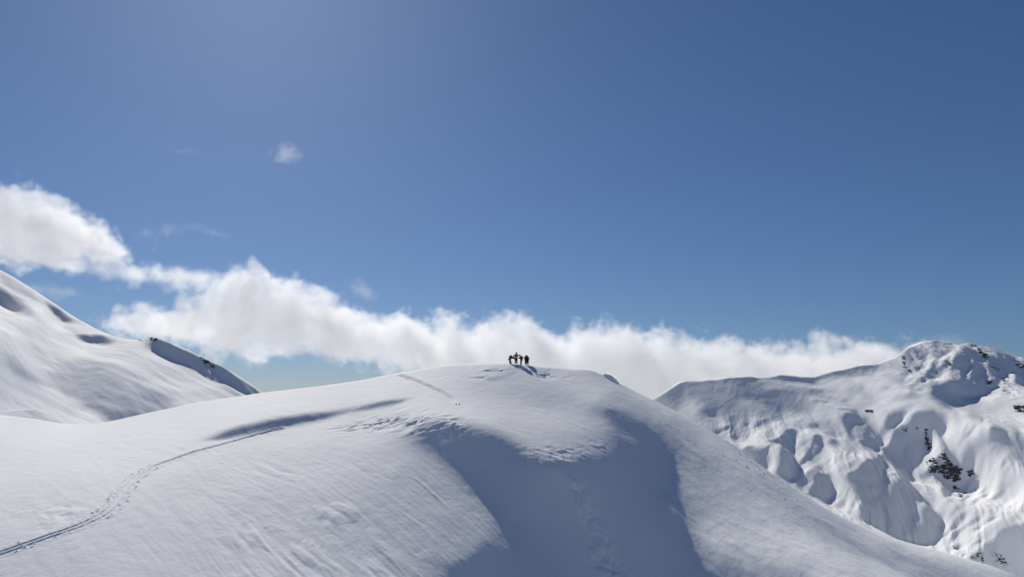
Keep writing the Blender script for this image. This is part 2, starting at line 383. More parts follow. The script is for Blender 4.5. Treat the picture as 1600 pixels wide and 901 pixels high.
    s.poly([(1397.5,641),(1410,641),(1421,643),(1417.5,649),(1410,656),(1401,664),(1396,670),(1389,675),(1380,680),(1376,676),(1379,667.5),(1384,657.5),(1391,647.5)],104,2.5)
    s.poly([(1434,643),(1442.5,641),(1455,640.5),(1462.5,644),(1471,650),(1480,657.5),(1479,664),(1475,670),(1474,677.5),(1469,680),(1462.5,675),(1455,667.5),(1446,666),(1445,675),(1446,687.5),(1450,700),(1445,705),(1440,712.5),(1439,722.5),(1434,732.5),(1425,732.5),(1417.5,726),(1416,715),(1412.5,701),(1405,687.5),(1404,676),(1395,675),(1401,670),(1411,665),(1420,662.5),(1425,656),(1422.5,650)],84,1.5)
    s.poly([(1400,700),(1412,705),(1416,722),(1422,740),(1434,751),(1419,749),(1400,731)],80,1.5)
    s.poly([(1395,675),(1404,679),(1405,690),(1412.5,702.5),(1416,717.5),(1416,726),(1400,735),(1392.5,728),(1380,718),(1371,712.5),(1380,702.5),(1384,695),(1391,687.5)],80,1.5)
    s.poly([(1405,676),(1416,675),(1413,688),(1409,692)],140,1.5); s.line([(1425,680),(1421,690),(1415,697),(1414,705),(1416,714)],2.2,185,1.5)
    s.poly([(1420,690),(1430,685),(1434,700),(1430,715),(1421,715),(1418,702)],118,2)
    s.line([(1378,702),(1387,694),(1391,684),(1394,676)],4.5,205,1.8)
    s.poly([(1330,735),(1345,726),(1356,718),(1379,717),(1382,732),(1387,740),(1400,736),(1412,746),(1422,757),(1437,772),(1450,782),(1460,795),(1475,805),(1467,823),(1468,833),(1467,840),(1450,850),(1430,846),(1400,838),(1370,824),(1344,811),(1344,790),(1350,785),(1344,775),(1332,761),(1325,750),(1317,741)],80,1.8)
    s.line([(1340,790),(1368,785),(1385,808),(1400,830)],3,108,2.5); s.poly([(1385,750),(1405,750),(1420,765),(1410,790),(1390,780)],108,6)
    s.poly([(1380,722),(1390,724),(1401,735),(1392,740),(1385,735)],190,1.3)
    s.poly([(1359,757),(1364,756),(1366,760),(1362,764),(1359,761)],165,1.2)
    s.poly([(1272.5,741),(1282.5,737.5),(1295,740),(1297.5,749),(1300,757.5),(1306,767.5),(1304,775),(1287.5,786),(1275,779),(1264,772),(1265,765),(1271,757.5)],74,1.4)
    s.poly([(1282,757),(1285,758),(1286,761),(1282,760)],190,1); s.poly([(1286,766),(1290,766),(1290,769),(1286,769)],190,1)
    s.poly([(1312,782),(1317,782),(1317,790),(1311,796),(1306,792)],120,1.8)
    s.poly([(1245,747),(1252,755),(1255,766),(1242,759)],108,1.5)
    s.line([(1296,733),(1305,731),(1316,730)],3,215,1.2); s.line([(1303,715),(1308,722),(1312,728)],2,150,1.5)
    # right lobes
    s.poly(L([(320,450),(400,460),(490,490),(520,540),(440,560),(440,600),(480,630),(510,690),(430,690),(390,630),(360,610),(320,660),(250,690),(190,740),(150,810),(125,900),(20,900),(30,800),(60,740),(130,670),(220,610),(310,580),(335,550),(320,490)],1500,600,6.93),88,1.6)
    s.poly([(1477.5,702.5),(1487.5,707.5),(1495,716),(1500,726),(1506,722),(1518,730),(1520,736),(1510,750),(1504,759),(1495,766),(1485,767.5),(1486,775),(1477.5,780),(1474,774),(1470,760),(1462.5,750),(1460,742.5),(1441,742.5),(1450,734),(1455,725),(1470,707.5)],85,1.4)
    s.poly(L([(370,680),(385,710),(300,780),(200,860),(180,850),(260,770)],1500,600,6.93),90,1.3)
    s.line([(1469,680),(1476,693),(1481,703),(1494,712)],3,100,1.5)
    s.line([(1524,665),(1510,681),(1500,692),(1494,703)],2.2,105,1.3); s.line([(1442,629),(1455,634),(1464,641)],2.5,115,1.5)
    s.line([(1575,707),(1589,720),(1602,727)],2.2,110,1.3); s.line([(1478,673),(1484,669)],3,130,1.5)
    k = 7.975
    for pts, w in (([(880,520),(960,480),(1030,410)],5),([(1060,560),(1130,500)],4),([(1080,600),(1150,570)],5),([(1200,640),(1290,570),(1370,500)],3.5),([(1250,490),(1370,460),(1480,430)],3),
        ([(700,880),(800,850),(860,790)],6),([(960,890),(1050,840)],3),([(1150,890),(1230,850)],4),([(820,660),(920,590)],2.5),([(1150,290),(1190,250)],3),([(1310,210),(1360,170)],3),([(1060,240),(1090,215)],3),([(1180,370),(1220,345)],2.5),([(1420,390),(1600,370)],3),([(1230,70),(1310,10)],2.5),([(960,690),(1010,640)],2.5),([(1000,310),(1080,270)],2)):
        s.line(L(pts,1400,700,k),w,105,1.2)
    for pts, w in (([(690,250),(750,200),(820,140),(870,80)],6),([(650,460),(700,390),(740,320),(800,280),(870,260)],5.5),([(880,230),(960,190),(1060,130)],3),([(1090,210),(1160,190),(1220,140)],5),([(960,300),(1060,260)],3),([(740,510),(800,460)],7),([(940,490),(1080,410)],3),([(640,310),(740,230)],2),([(820,610),(880,590)],3),([(560,360),(640,320)],2)):
        s.line(L(pts,1400,790,8),w,105,1.2)
    s.poly([(1515,870),(1532,860),(1540,851),(1550,844),(1556,842),(1561,834),(1567,826),(1581,821),(1605,817),(1640,840),(1640,930),(1515,900)],84,1.8)
    # peak
    s.poly([(1414,551),(1422,545),(1437,549),(1444,556),(1432,566),(1422,570),(1414,564)],118,2)
    s.poly([(1492,562),(1504,551),(1512,542),(1516,539),(1525,545),(1532,551),(1540,562),(1539,572),(1540,585),(1545,595),(1560,607),(1547,610),(1532,616),(1509,621),(1462,623),(1454,612),(1460,602),(1480,597),(1500,590),(1499,580),(1492,570)],90,2)
    s.poly([(1544,560),(1555,550),(1562,550),(1575,555),(1585,559),(1605,562),(1605,604),(1586,597),(1584,581),(1575,585),(1566,592),(1561,605),(1550,596),(1545,575)],92,1.6)
    s.line([(1520,567),(1517,576),(1512,585),(1515,592)],4.5,212,1.5); s.line([(1541,562),(1539,576),(1542,590),(1547,597)],6,215,1.5); s.line([(1529,552),(1530,566),(1531,572)],3,195,1.5)
    s.line([(1516,539),(1525,542),(1532,549)],3,205,1.5); s.line([(1540,545),(1552,552)],2.5,185,1.5)
    for x in (1555,1568,1586,1595): s.line([(x,551+(x-1555)*.2),(x+1,557+(x-1555)*.22)],2.5,185,1.5)
    s.poly([(1566,592),(1575,585),(1584,580),(1586,597),(1600,604),(1610,640),(1510,624),(1532,616),(1545,611),(1553,604),(1558,607)],220,1.5)
    s.line([(1503,540),(1490,549),(1478,557),(1467,571),(1463,577)],5,208,2.5)
    s.poly([(1480,575),(1495,576),(1501,586),(1487,596),(1470,597),(1455,595),(1470,586)],215,2); s.line([(1492,552),(1486,563),(1484,576)],4.5,205,2)
    s.line([(1480,597),(1480,606)],2.5,190,1.5)
    s.line([(1454,545),(1450,562),(1440,570),(1437,580),(1425,587),(1407,600)],5,205,2.5); s.line([(1450,571),(1446,585),(1442,590)],4,205,2)
    s.poly([(1452,575),(1460,580),(1452,592),(1444,600),(1442,594)],118,2.5)
    # flanks (soft) and ridge lines (bright)
    for pts, w, g, f in (
        ([(1217,700),(1215,718),(1212,735)],3,165,2.5), ([(1244,688),(1243,702),(1246,724)],2.5,226,1.5), ([(1249,679),(1258,671),(1266,670)],4,222,2),
        ([(1150,691),(1168,693),(1186,702)],2,226,1.2), ([(1250,746),(1262,732),(1280,722),(1291,710)],2.2,224,1.5), ([(1258,747),(1268,737),(1284,730)],5,165,3),
        ([(1255,700),(1262,694),(1267,690)],3,195,2), ([(1304,681),(1325,688),(1350,703),(1364,709)],3,226,1.5), ([(1312,732),(1328,724),(1342,722)],6,178,4),
        ([(1318,756),(1308,770),(1297,783)],3,226,1.8), ([(1330,765),(1326,780),(1320,800)],3,224,1.8), ([(1345,781),(1337,795),(1330,812)],3,222,1.8),
        ([(1324,768),(1321,780),(1316,794)],3,158,2), ([(1338,776),(1332,790),(1326,806)],3,156,2), ([(1346,790),(1344,806)],4,125,2), ([(1303,762),(1312,752),(1318,748)],3,205,2),
        ([(1421,644),(1411,657),(1399,669)],3,226,1.3), ([(1438,641),(1452,639),(1464,642),(1478,655)],1.8,222,1.2), ([(1345,628),(1400,631),(1440,626),(1465,637)],4,224,2.5),
        ([(1400,622),(1440,619)],4,188,3), ([(1478,670),(1500,663),(1526,661)],4,224,2.5), ([(1480,684),(1495,674),(1515,668)],4,205,2.5), ([(1496,702),(1510,688),(1530,676),(1544,672)],4,226,2.5),
        ([(1500,713),(1513,701),(1530,690)],4,140,3), ([(1553,690),(1541,700),(1530,714),(1521,732)],3,229,1.4), ([(1471,693),(1455,706),(1441,720),(1436,742)],3.5,226,1.5),
        ([(1461,750),(1467,760),(1464,772)],6,222,2.5), ([(1450,752),(1456,764),(1460,776)],3,160,2), ([(1440,750),(1452,776),(1462,786)],3,214,2), ([(1470,785),(1490,775),(1510,760)],4,222,2),
        ([(1380,707),(1372,711),(1362,713)],3,212,2), ([(1180,702),(1195,696),(1206,690)],3,200,2), ([(1230,655),(1250,650),(1275,648)],5,208,3), ([(1225,668),(1245,664),(1262,668)],3,175,2.5),
        ([(1290,662),(1310,668),(1318,676)],5,178,4), ([(1210,660),(1190,672),(1172,690)],3,196,2.5), ([(1196,655),(1178,668)],3,120,2.5), ([(1130,612),(1180,618),(1230,612)],5,112,4), ([(1180,602),(1215,606)],3,165,2.5),
        ([(1230,600),(1300,606),(1340,618)],3,188,3), ([(1290,614),(1330,622),(1375,634)],3,205,2), ([(1340,596),(1375,612),(1410,618)],4,212,3),
        ([(1420,600),(1440,586),(1452,574),(1458,560)],2.5,212,1.5), ([(1430,605),(1450,596),(1462,588)],2.5,206,1.5), ([(1462,566),(1472,556),(1486,548)],2.5,118,1.5), ([(1446,560),(1440,572),(1430,580)],3,118,2), ([(1508,548),(1504,560),(1498,572)],3,118,2),
        ([(1500,545),(1512,540),(1520,545)],2.5,200,1.5), ([(1534,560),(1536,576),(1534,590)],2,118,1.5), ([(1548,565),(1556,575),(1562,588)],2,150,1.5), ([(1420,548),(1428,556),(1430,566)],2,185,1.5)):
        s.line(pts, w, g, f)
    U, V = s.U, s.V
    wedge = ss(1450, 1490, U)*ss(690, 725, V); mid = (1-wedge)*ss(625, 680, V)
    grain(s, 142, .02, .13, 30, wedge, 7)
    grain(s, 70, .03, .09, 26, mid, 11)
    grain(s, 12, .025, .11, 16, 1-ss(625, 680, V), 15)
    grain(s, 115, .035, .14, 34, ss(1395, 1430, U)*(1-ss(605, 625, V)), 19)
    return s

def skyline_fn(P):
    a = np.array(P); return a[:, 0], a[:, 1], a[:, 2]
def behind(T, P, drops, w=1.0, dense=12):
    """ground behind a skyline falls away"""
    u, v, r = skyline_fn(P)
    uu = np.arange(u[0], u[-1], dense); ph, e = pix2dir(uu, np.interp(uu, u, v)); rr = np.interp(uu, u, r)
    for f, d in drops:
        for a, b, c in zip(ph, e, rr): T.pin_dir(a, c*f, b-d, w)
def pull_in(T, P, lo, tol=.0015, win=9):
    """move a skyline to the distance at which the solved slope first reaches it"""
    m, n = T.e.shape; q, p = T.axes(m, n)
    u, v, r = skyline_fn(P); ph, ec = pix2dir(u, v)
    cm = np.maximum.accumulate(T.e, 0); out = []
    hit = np.array([math.exp(q[min(m-1, np.searchsorted(cm[:, j], np.interp(p[j], ph, ec)-tol))]) for j in range(n)])
    hit = np.minimum(hit*1.008, np.interp(p, ph, r)); hit = np.convolve(np.pad(hit, win//2, mode='edge'), np.ones(win)/win, 'valid')
    return [(a, b, max(lo*c, float(np.interp(f, p, hit)))) for (a, b, c), f in zip(P, ph)]
HU, HV, HR = skyline_fn(SKY_HILL)
def above_hill(u, v): return (v < np.interp(u, HU, HV)+12)
def make_hill(log=False):
    T = Terrain((-.74, .74), (54, 190), .003, .004)
    T.pin(SKY_HILL, 1.0, dense=4)
    behind(T, SKY_HILL, ((1.12, .035), (1.3, .13)), .3)
    sh = hill_shade()
    G = [(-40,901,68),(250,901,66),(500,901,69),(700,901,70),(900,901,77),(1000,901,82),(1100,901,82),(1300,901,75),(1500,901,82),(1640,925,88),
      (0,790,83),(250,780,83),(0,720,100),(250,700,103),(500,800,83),(500,720,96),(400,676,107),(520,657,111),(600,640,113),(700,650,109),
      (800,680,99),(900,715,92),(900,620,113),(1100,760,98),(1200,820,89),(1100,700,109),(650,800,87),(750,800,85),(900,800,84),(1050,800,92),(1350,860,85)]
    T.solve(sh, (8, 4, 2, 1), (6, 6, 4, 2), (400, 300, 200, 150), ell=.0034, log=log, wshadow=4.0, dark=-.025, mask=lambda u, v: 1+15*np.exp(-((u-1018)/42)**2-((v-740)/50)**2), guide=G, cap=(HU, HV, HR))
    return T, sh
def make_left(log=False):
    sh = left_shade(); P = SKY_LEFT
    GL = [(0,655,262),(100,662,270),(311,630,345),(400,613,400),(0,560,385),(100,580,365),(250,570,405),(60,530,430)]
    for k in (0, 1):
        T = Terrain((-.76, -.24), (190, 700), .0015, .002)
        T.pin(P, 1.0, dense=3)
        behind(T, P, ((1.08, .02), (1.2, .08)), .3)
        T.pin([(-40,730,205),(171,735,215),(311,705,250),(430,690,270)], .6, dense=20)
        T.solve(sh, *(((8, 4), (5, 4), (250, 250)) if k == 0 else ((8, 4, 2, 1), (6, 5, 4, 2), (250, 250, 200, 150))), ell=.0012, log=log, wshadow=1.6,
                cap=skyline_fn(P), guide=GL, gw=(.5, .15, .03, .01), mask=lambda u, v: (above_hill(u, v) & (u < 440))*(1+2*np.exp(-((u-15)/45)**2-((v-468)/26)**2)+1.5*np.exp(-((u-92)/30)**2-((v-490)/16)**2)+1.5*np.exp(-((u-152)/36)**2-((v-526)/14)**2)+3*np.exp(-((u-190)/60)**2-((v-640)/18)**2)))
        if k == 0: P = pull_in(T, P, .85)
    return T, sh
def make_right(log=False):
    sh = right_shade(); P = SKY_RIGHT
    GR = [(1000,800,870),(1200,800,900),(1400,850,880),(1500,895,830),(1600,900,830),(1100,650,1130),(1250,650,1120),(1250,720,1010),(1350,780,950),
      (1400,700,1070),(1440,640,1240),(1520,650,1200),(1600,660,1180),(1500,720,1060),(1500,800,950),(1590,800,950),(1480,600,1290),(1320,620,1150)]
    for k in (0, 1):
        T = Terrain((.12, .74), (640, 1750), .001, .0013)
        T.pin(P, 1.0, dense=3)
        behind(T, P, ((1.05, .015), (1.12, .07)), .3)
        T.pin([(960,960,660),(1300,980,650),(1720,1010,650)], .1, dense=20)
        T.solve(sh, *(((8, 4), (5, 4), (250, 200)) if k == 0 else ((8, 4, 2, 1), (6, 5, 4, 2), (250, 200, 180, 120))), ell=.0009, log=log, wshadow=1.6,
                cap=skyline_fn(P), guide=GR, gw=(.3, .12, .03, .01), mask=lambda u, v: above_hill(u, v) & (u > 1000))
        if k == 0: P = pull_in(T, P, .85)
    return T, sh

# ---------------------------------------------------------------- helpers
def blob(U, V, u, v, ru, rv): return np.exp(-(((U-u)/ru)**2 + ((V-v)/rv)**2))

def snow_material(name, bump_scale, bump_dist, strength=.5):
    m = bpy.data.materials.new(name); m.use_nodes = True; nt = m.node_tree; b = nt.nodes["Principled BSDF"]
    tc = nt.nodes.new("ShaderNodeTexCoord"); mp = nt.nodes.new("ShaderNodeMapping"); nt.links.new(tc.outputs["Object"], mp.inputs[0])
    n1 = nt.nodes.new("ShaderNodeTexNoise"); n1.inputs["Scale"].default_value = bump_scale; n1.inputs["Detail"].default_value = 6; n1.inputs["Roughness"].default_value = .62
    nt.links.new(mp.outputs[0], n1.inputs[0])
    bp = nt.nodes.new("ShaderNodeBump"); bp.inputs["Strength"].default_value = strength; bp.inputs["Distance"].default_value = bump_dist
    nt.links.new(n1.outputs[0], bp.inputs["Height"]); nt.links.new(bp.outputs[0], b.inputs["Normal"])
    n2 = nt.nodes.new("ShaderNodeTexNoise"); n2.inputs["Scale"].default_value = bump_scale*.04; n2.inputs["Detail"].default_value = 4
    nt.links.new(mp.outputs[0], n2.inputs[0])
    cr = nt.nodes.new("ShaderNodeValToRGB"); cr.color_ramp.elements[0].color = (.83, .845, .86, 1); cr.color_ramp.elements[1].color = (.90, .90, .90, 1)
    nt.links.new(n2.outputs[0], cr.inputs[0]); nt.links.new(cr.outputs[0], b.inputs["Base Color"])
    b.inputs["Roughness"].default_value = .85; b.inputs["Specular IOR Level"].default_value = .08
    return m

def grid_mesh(name, X, Y, Z, mat, kind='structure'):
    m, n = X.shape
    co = np.stack([X, Y, Z], -1).reshape(-1, 3).astype(np.float32)
    i = np.arange((m-1)*(n-1)); r, c = i//(n-1), i % (n-1); a = r*n+c
    f = np.stack([a, a+1, a+n+1, a+n], 1).astype(np.int32)
    me = bpy.data.meshes.new(name)
    me.vertices.add(len(co)); me.vertices.foreach_set("co", co.ravel())
    me.loops.add(f.size); me.loops.foreach_set("vertex_index", f.ravel())
    me.polygons.add(len(f)); me.polygons.foreach_set("loop_start", np.arange(0, f.size, 4, dtype=np.int32))
    me.polygons.foreach_set("use_smooth", np.ones(len(f), bool))
    me.update(calc_edges=True)
    if mat: me.materials.append(mat)
    o = bpy.data.objects.new(name, me); COL.objects.link(o)
    if kind: o['kind'] = kind
    return o

class Ground:
    """fine grid of a solved terrain, with a height look-up"""
    def __init__(s, T, M, N):
        s.q, s.p = np.linspace(T.q0, T.q1, M), np.linspace(T.p0, T.p1, N)
        e = cubic_resize(T.e, M, N)
        s.R = np.exp(s.q)[:, None]
        s.X = s.R*np.sin(s.p)[None, :]; s.Y = s.R*np.cos(s.p)[None, :]; s.Z = e*s.R
        s.U, s.V = dir2pix(np.broadcast_to(s.p, e.shape), e)
    def z(s, x, y):
        x = np.asarray(x, float); y = np.asarray(y, float)
        a = np.clip((np.log(np.hypot(x, y))-s.q[0])/(s.q[1]-s.q[0]), 0, len(s.q)-1.001); b = np.clip((np.arctan2(x, y)-s.p[0])/(s.p[1]-s.p[0]), 0, len(s.p)-1.001)
        i = a.astype(int); j = b.astype(int); f = a-i; g = b-j; Z = s.Z
        return (Z[i, j]*(1-g)+Z[i, j+1]*g)*(1-f) + (Z[i+1, j]*(1-g)+Z[i+1, j+1]*g)*f
    def hit(s, u, v):
        """ground point seen at a photo pixel"""
        ph, e = pix2dir(u, v); out = []
        for a, b in zip(np.atleast_1d(ph), np.atleast_1d(e)):
            j = np.clip((a-s.p[0])/(s.p[1]-s.p[0]), 0, len(s.p)-1.001); k = int(j); f = j-k
            col = (s.Z[:, k]*(1-f)+s.Z[:, k+1]*f)/s.R[:, 0]
            cm = np.maximum.accumulate(col); i = min(len(cm)-1, max(1, np.searchsorted(cm, b)))
            t = (b-cm[i-1])/max(1e-9, cm[i]-cm[i-1]); q = s.q[i-1]+np.clip(t, 0, 1)*(s.q[i]-s.q[i-1]); r = math.exp(q)
            out.append((r*math.sin(a), r*math.cos(a)))
        out = np.array(out); return np.column_stack([out, s.z(out[:, 0], out[:, 1])])

# ---------------------------------------------------------------- terrain
SNOW = snow_material("snow", 2.6, .05, .5)
SNOW_FAR = snow_material("snow_far", .12, .6)

TH, _ = make_hill()
H = Ground(TH, 660, 1100)
U, V, X, Y = H.U, H.V, H.X, H.Y
def hill_relief():
    d = np.zeros_like(X)
    c, s_ = math.cos(math.radians(-48)), math.sin(math.radians(-48))
    a, b = X*c+Y*s_, -X*s_+Y*c                     # a: along the wind
    wv = fbm(a*.07, b*.14, 5, 3)
    m1 = .3 + .7*ss(250, 450, U)*(1-ss(700, 800, U))*ss(690, 740, V)
    sas = fbm(a*.12+.5*wv, b*.95+1.2*wv, 11, 5, .6)
    d += m1*.06*sas*(.35+.65*ss(-.5, .7, wv))
    lip = np.maximum(0, fbm(a*.2, b*.8+wv, 31, 3)-.62)     # a few sharper lips
    d += .16*lip*m1*ss(280, 400, U)*(1-ss(640, 740, U))*ss(720, 760, V)
    d += m1*.014*fbm(a*.35, b*3.0, 21, 3, .6) + .012*fbm(X*.9, Y*.9, 41, 5, .6)
    # right flank: streaks running down the fall line
    ca, sa = math.cos(math.radians(-62)), math.sin(math.radians(-62))
    a2, b2 = X*ca+Y*sa, -X*sa+Y*ca
    m2 = ss(960, 1060, U)
    d += m2*(.06*fbm(a2*.1, b2*.85, 51, 4, .55) + .015*fbm(a2*.8, b2*2.2, 55, 3))
    # broken wind crust at the shoulder
    m3 = blob(U, V, 640, 662, 60, 17) + .7*blob(U, V, 575, 668, 60, 10) + .5*blob(U, V, 700, 660, 50, 9)
    r = fbm(X*.55+3+.5*wv, Y*1.7, 61, 5, .62)
    d += m3*ss(-.5, .5, fbm(X*.3, Y*.5, 65, 3))*(.17*np.abs(r)**.7*np.sign(r) - .03)
    # soft slide trail in the shaded bowl
    tr = np.interp(V, [742, 800, 850, 905], [892, 915, 938, 962]); tw = np.interp(V, [742, 905], [10, 30])
    d += np.exp(-((U-tr)/tw)**2)*ss(735, 750, V)*(.10*fbm(X*1.2, Y*1.2, 101, 4, .6) + .10)

    m4 = blob(U, V, 865, 712, 50, 18) + .5*blob(U, V, 940, 700, 40, 10)
    d += m4*.075*fbm(X*1.5, Y*1.9, 71, 4, .6)*ss(-.6, .4, fbm(X*.4, Y*.4, 75, 2))
    m5 = blob(U, V, 800, 584, 70, 7) + .6*blob(U, V, 905, 579, 22, 4)
    d -= m5*.34*ss(.05, .55, fbm(X*.42, Y*.75, 81, 5, .55))
    m6 = blob(U, V, 90, 800, 70, 25)
    d += m6*.07*fbm(a*.4, b*1.2, 91, 4)
    return d
H.Z = H.Z + hill_relief()
hill = grid_mesh("snow_hill", H.X, H.Y, H.Z, SNOW)

TL, _ = make_left()
LG = Ground(TL, 420, 380)
def left_relief():
    a, b = LG.X*.8-LG.Y*.6, LG.X*.6+LG.Y*.8
    return .35*fbm(a*.012, b*.06, 3, 5, .55) + .06*fbm(a*.1, b*.5, 9, 3)
LG.Z = LG.Z + left_relief()
left_mountain = grid_mesh("snow_mountain", LG.X, LG.Y, LG.Z, SNOW_FAR)

TR, _ = make_right()
TR.e = TR.e + .25*(TR.e-blur(TR.e, 5.0))
RG = Ground(TR, 774, 740)
def right_relief():
    X, Y, U, V = RG.X, RG.Y, RG.U, RG.V
    wx, wy = 14*fbm(X*.01, Y*.01, 13, 3), 14*fbm(X*.01+9, Y*.01, 14, 3)
    d = 1.0*fbm((X+wx)*.018, (Y+wy)*.018, 3, 6, .52)
    R, PH = np.hypot(X, Y), np.arctan2(X, Y)*1200
    rib = 1-2*np.abs(fbm((PH+.25*R+wx)*.022, R*.006, 43, 4, .55))
    d += .55*(1-2*np.abs(fbm((PH+.3*R+wx)*.075, R*.012, 47, 3, .55)))*ss(625, 680, V)
    craggy = ss(1400, 1440, U)*(1-ss(600, 625, V)) + .45*ss(1480, 1520, U)*ss(720, 760, V)
    d += craggy*(1.3*rib + .6*fbm(X*.06, Y*.06, 23, 4, .6))
    return d
RG.Z = RG.Z + right_relief()
right_mountain = grid_mesh("alpine_mountain", RG.X, RG.Y, RG.Z, SNOW_FAR)

# valley floor out to the horizon
def valley():
    rr = np.concatenate([[20], np.geomspace(200, 90000, 60)]); ph = np.linspace(-math.pi, math.pi, 121)
    R, P = np.meshgrid(rr, ph, indexing='ij'); X, Y = R*np.sin(P), R*np.cos(P)
    Z = np.full_like(X, -520.0) + 40*fbm(X*.0004, Y*.0004, 7, 4)
    return grid_mesh("valley_floor", X, Y, Z, SNOW_FAR)
valley()

# ---------------------------------------------------------------- ski tracks: a trench with pole marks, laid on the slope
SNOW_TRACK = snow_material("trodden_snow", 3.0, .03)
def ski_track(pix, seed, half=1.6, wide=.24, deep=.08, marks=1.0, narrow=.5):
    P = H.hit([p[0] for p in pix], [p[1] for p in pix])[:, :2]
    t = np.concatenate([[0], np.cumsum(np.hypot(*np.diff(P, axis=0).T))])
    f = np.linspace(0, t[-1], int(t[-1]/.05)); C = np.stack([np.interp(f, t, P[:, 0]), np.interp(f, t, P[:, 1])], 1)
    k = np.hanning(81); k /= k.sum()
    C = np.stack([np.convolve(np.pad(C[:, i], 40, mode='reflect', reflect_type='odd'), k, 'valid') for i in (0, 1)], 1)
    D = np.gradient(C, axis=0); D /= np.hypot(D[:, 0], D[:, 1])[:, None]; Nn = np.stack([-D[:, 1], D[:, 0]], 1)
    w = np.linspace(-half, half, int(2*half/.05)+1)
    Xs = C[:, :1]+Nn[:, :1]*w[None]; Ys = C[:, 1:]+Nn[:, 1:]*w[None]; S = np.broadcast_to(f[:, None], Xs.shape); Wd = np.broadcast_to(w[None], Xs.shape)
    wob = .05*vnoise(S*.5, S*0+seed, 3)
    a = np.abs(Wd-wob)/(1-(1-narrow)*ss(.35*f[-1], .6*f[-1], S))
    h = .10*np.exp(-((a-wide*1.35)/(wide*.42))**2) + .016
    h = np.where(a < wide*1.3, np.minimum(h, .10*np.exp(-((a-wide*1.35)/(wide*.42))**2)+.016), h) - 0
    h += (deep-.10)*np.exp(-((a-wide*1.35)/(wide*.5))**2) + .03*np.exp(-(a/(wide*.2))**2)
    # pole plants and boot holes beside the trench
    rng = random.Random(seed); pit = np.zeros_like(h); L = f[-1]
    s = 0.0
    while s < L:
        for side in (-1, 1):
            if rng.random() < .8*marks:
                c = side*rng.uniform(wide*2.1, wide*4.2); c0 = s+rng.uniform(-.15, .15); r = rng.uniform(.06, .11)
                i0, i1 = np.searchsorted(f, (c0-.5, c0+.5))
                q = ((S[i0:i1]-c0)**2 + (Wd[i0:i1]-c)**2)/r**2
                pit[i0:i1] += .068*(1-.75*float(ss(.5*L, .7*L, c0)))*np.exp(-((np.sqrt(q)-1.0)/.5)**2)*rng.uniform(.5, 1) - .03*np.exp(-q)
        s += rng.uniform(.3, .55)
    h = h + pit + .012*fbm(Xs*4, Ys*4, seed, 3)
    edge = ss(half, half*.62, np.abs(Wd))*ss(0, .6, S)*ss(L, L-.6, S)
    h = h*edge - .05*(1-edge)
    return grid_mesh("ski_track", Xs, Ys, H.z(Xs, Ys)+h, SNOW_TRACK)
ski_track([(-30,873),(0,864),(60,843),(120,823),(160,804),(182,784),(198,760),(214,743),(240,728),(280,713),(330,698),(380,684),(425,672),(448,668)], 3)
ski_track([(622,585),(636,589),(660,598),(685,609),(703,619),(712,626),(716,633)], 8, half=.8, wide=.15, deep=.19, marks=.15, narrow=1.0)

# ---------------------------------------------------------------- clouds: real volumes beyond the mountains
def cloud_material(name, density, aniso=.30):
    m = bpy.data.materials.new(name); m.use_nodes = True; nt = m.node_tree; nt.nodes.clear()
    v = nt.nodes.new("ShaderNodeVolumePrincipled"); o = nt.nodes.new("ShaderNodeOutputMaterial")
    v.inputs["Color"].default_value = (.945, .946, .947, 1); v.inputs["Density"].default_value = density
    v.inputs["Density Attribute"].default_value = "density"; v.inputs["Anisotropy"].default_value = aniso
    nt.links.new(v.outputs[0], o.inputs["Volume"])
    return m

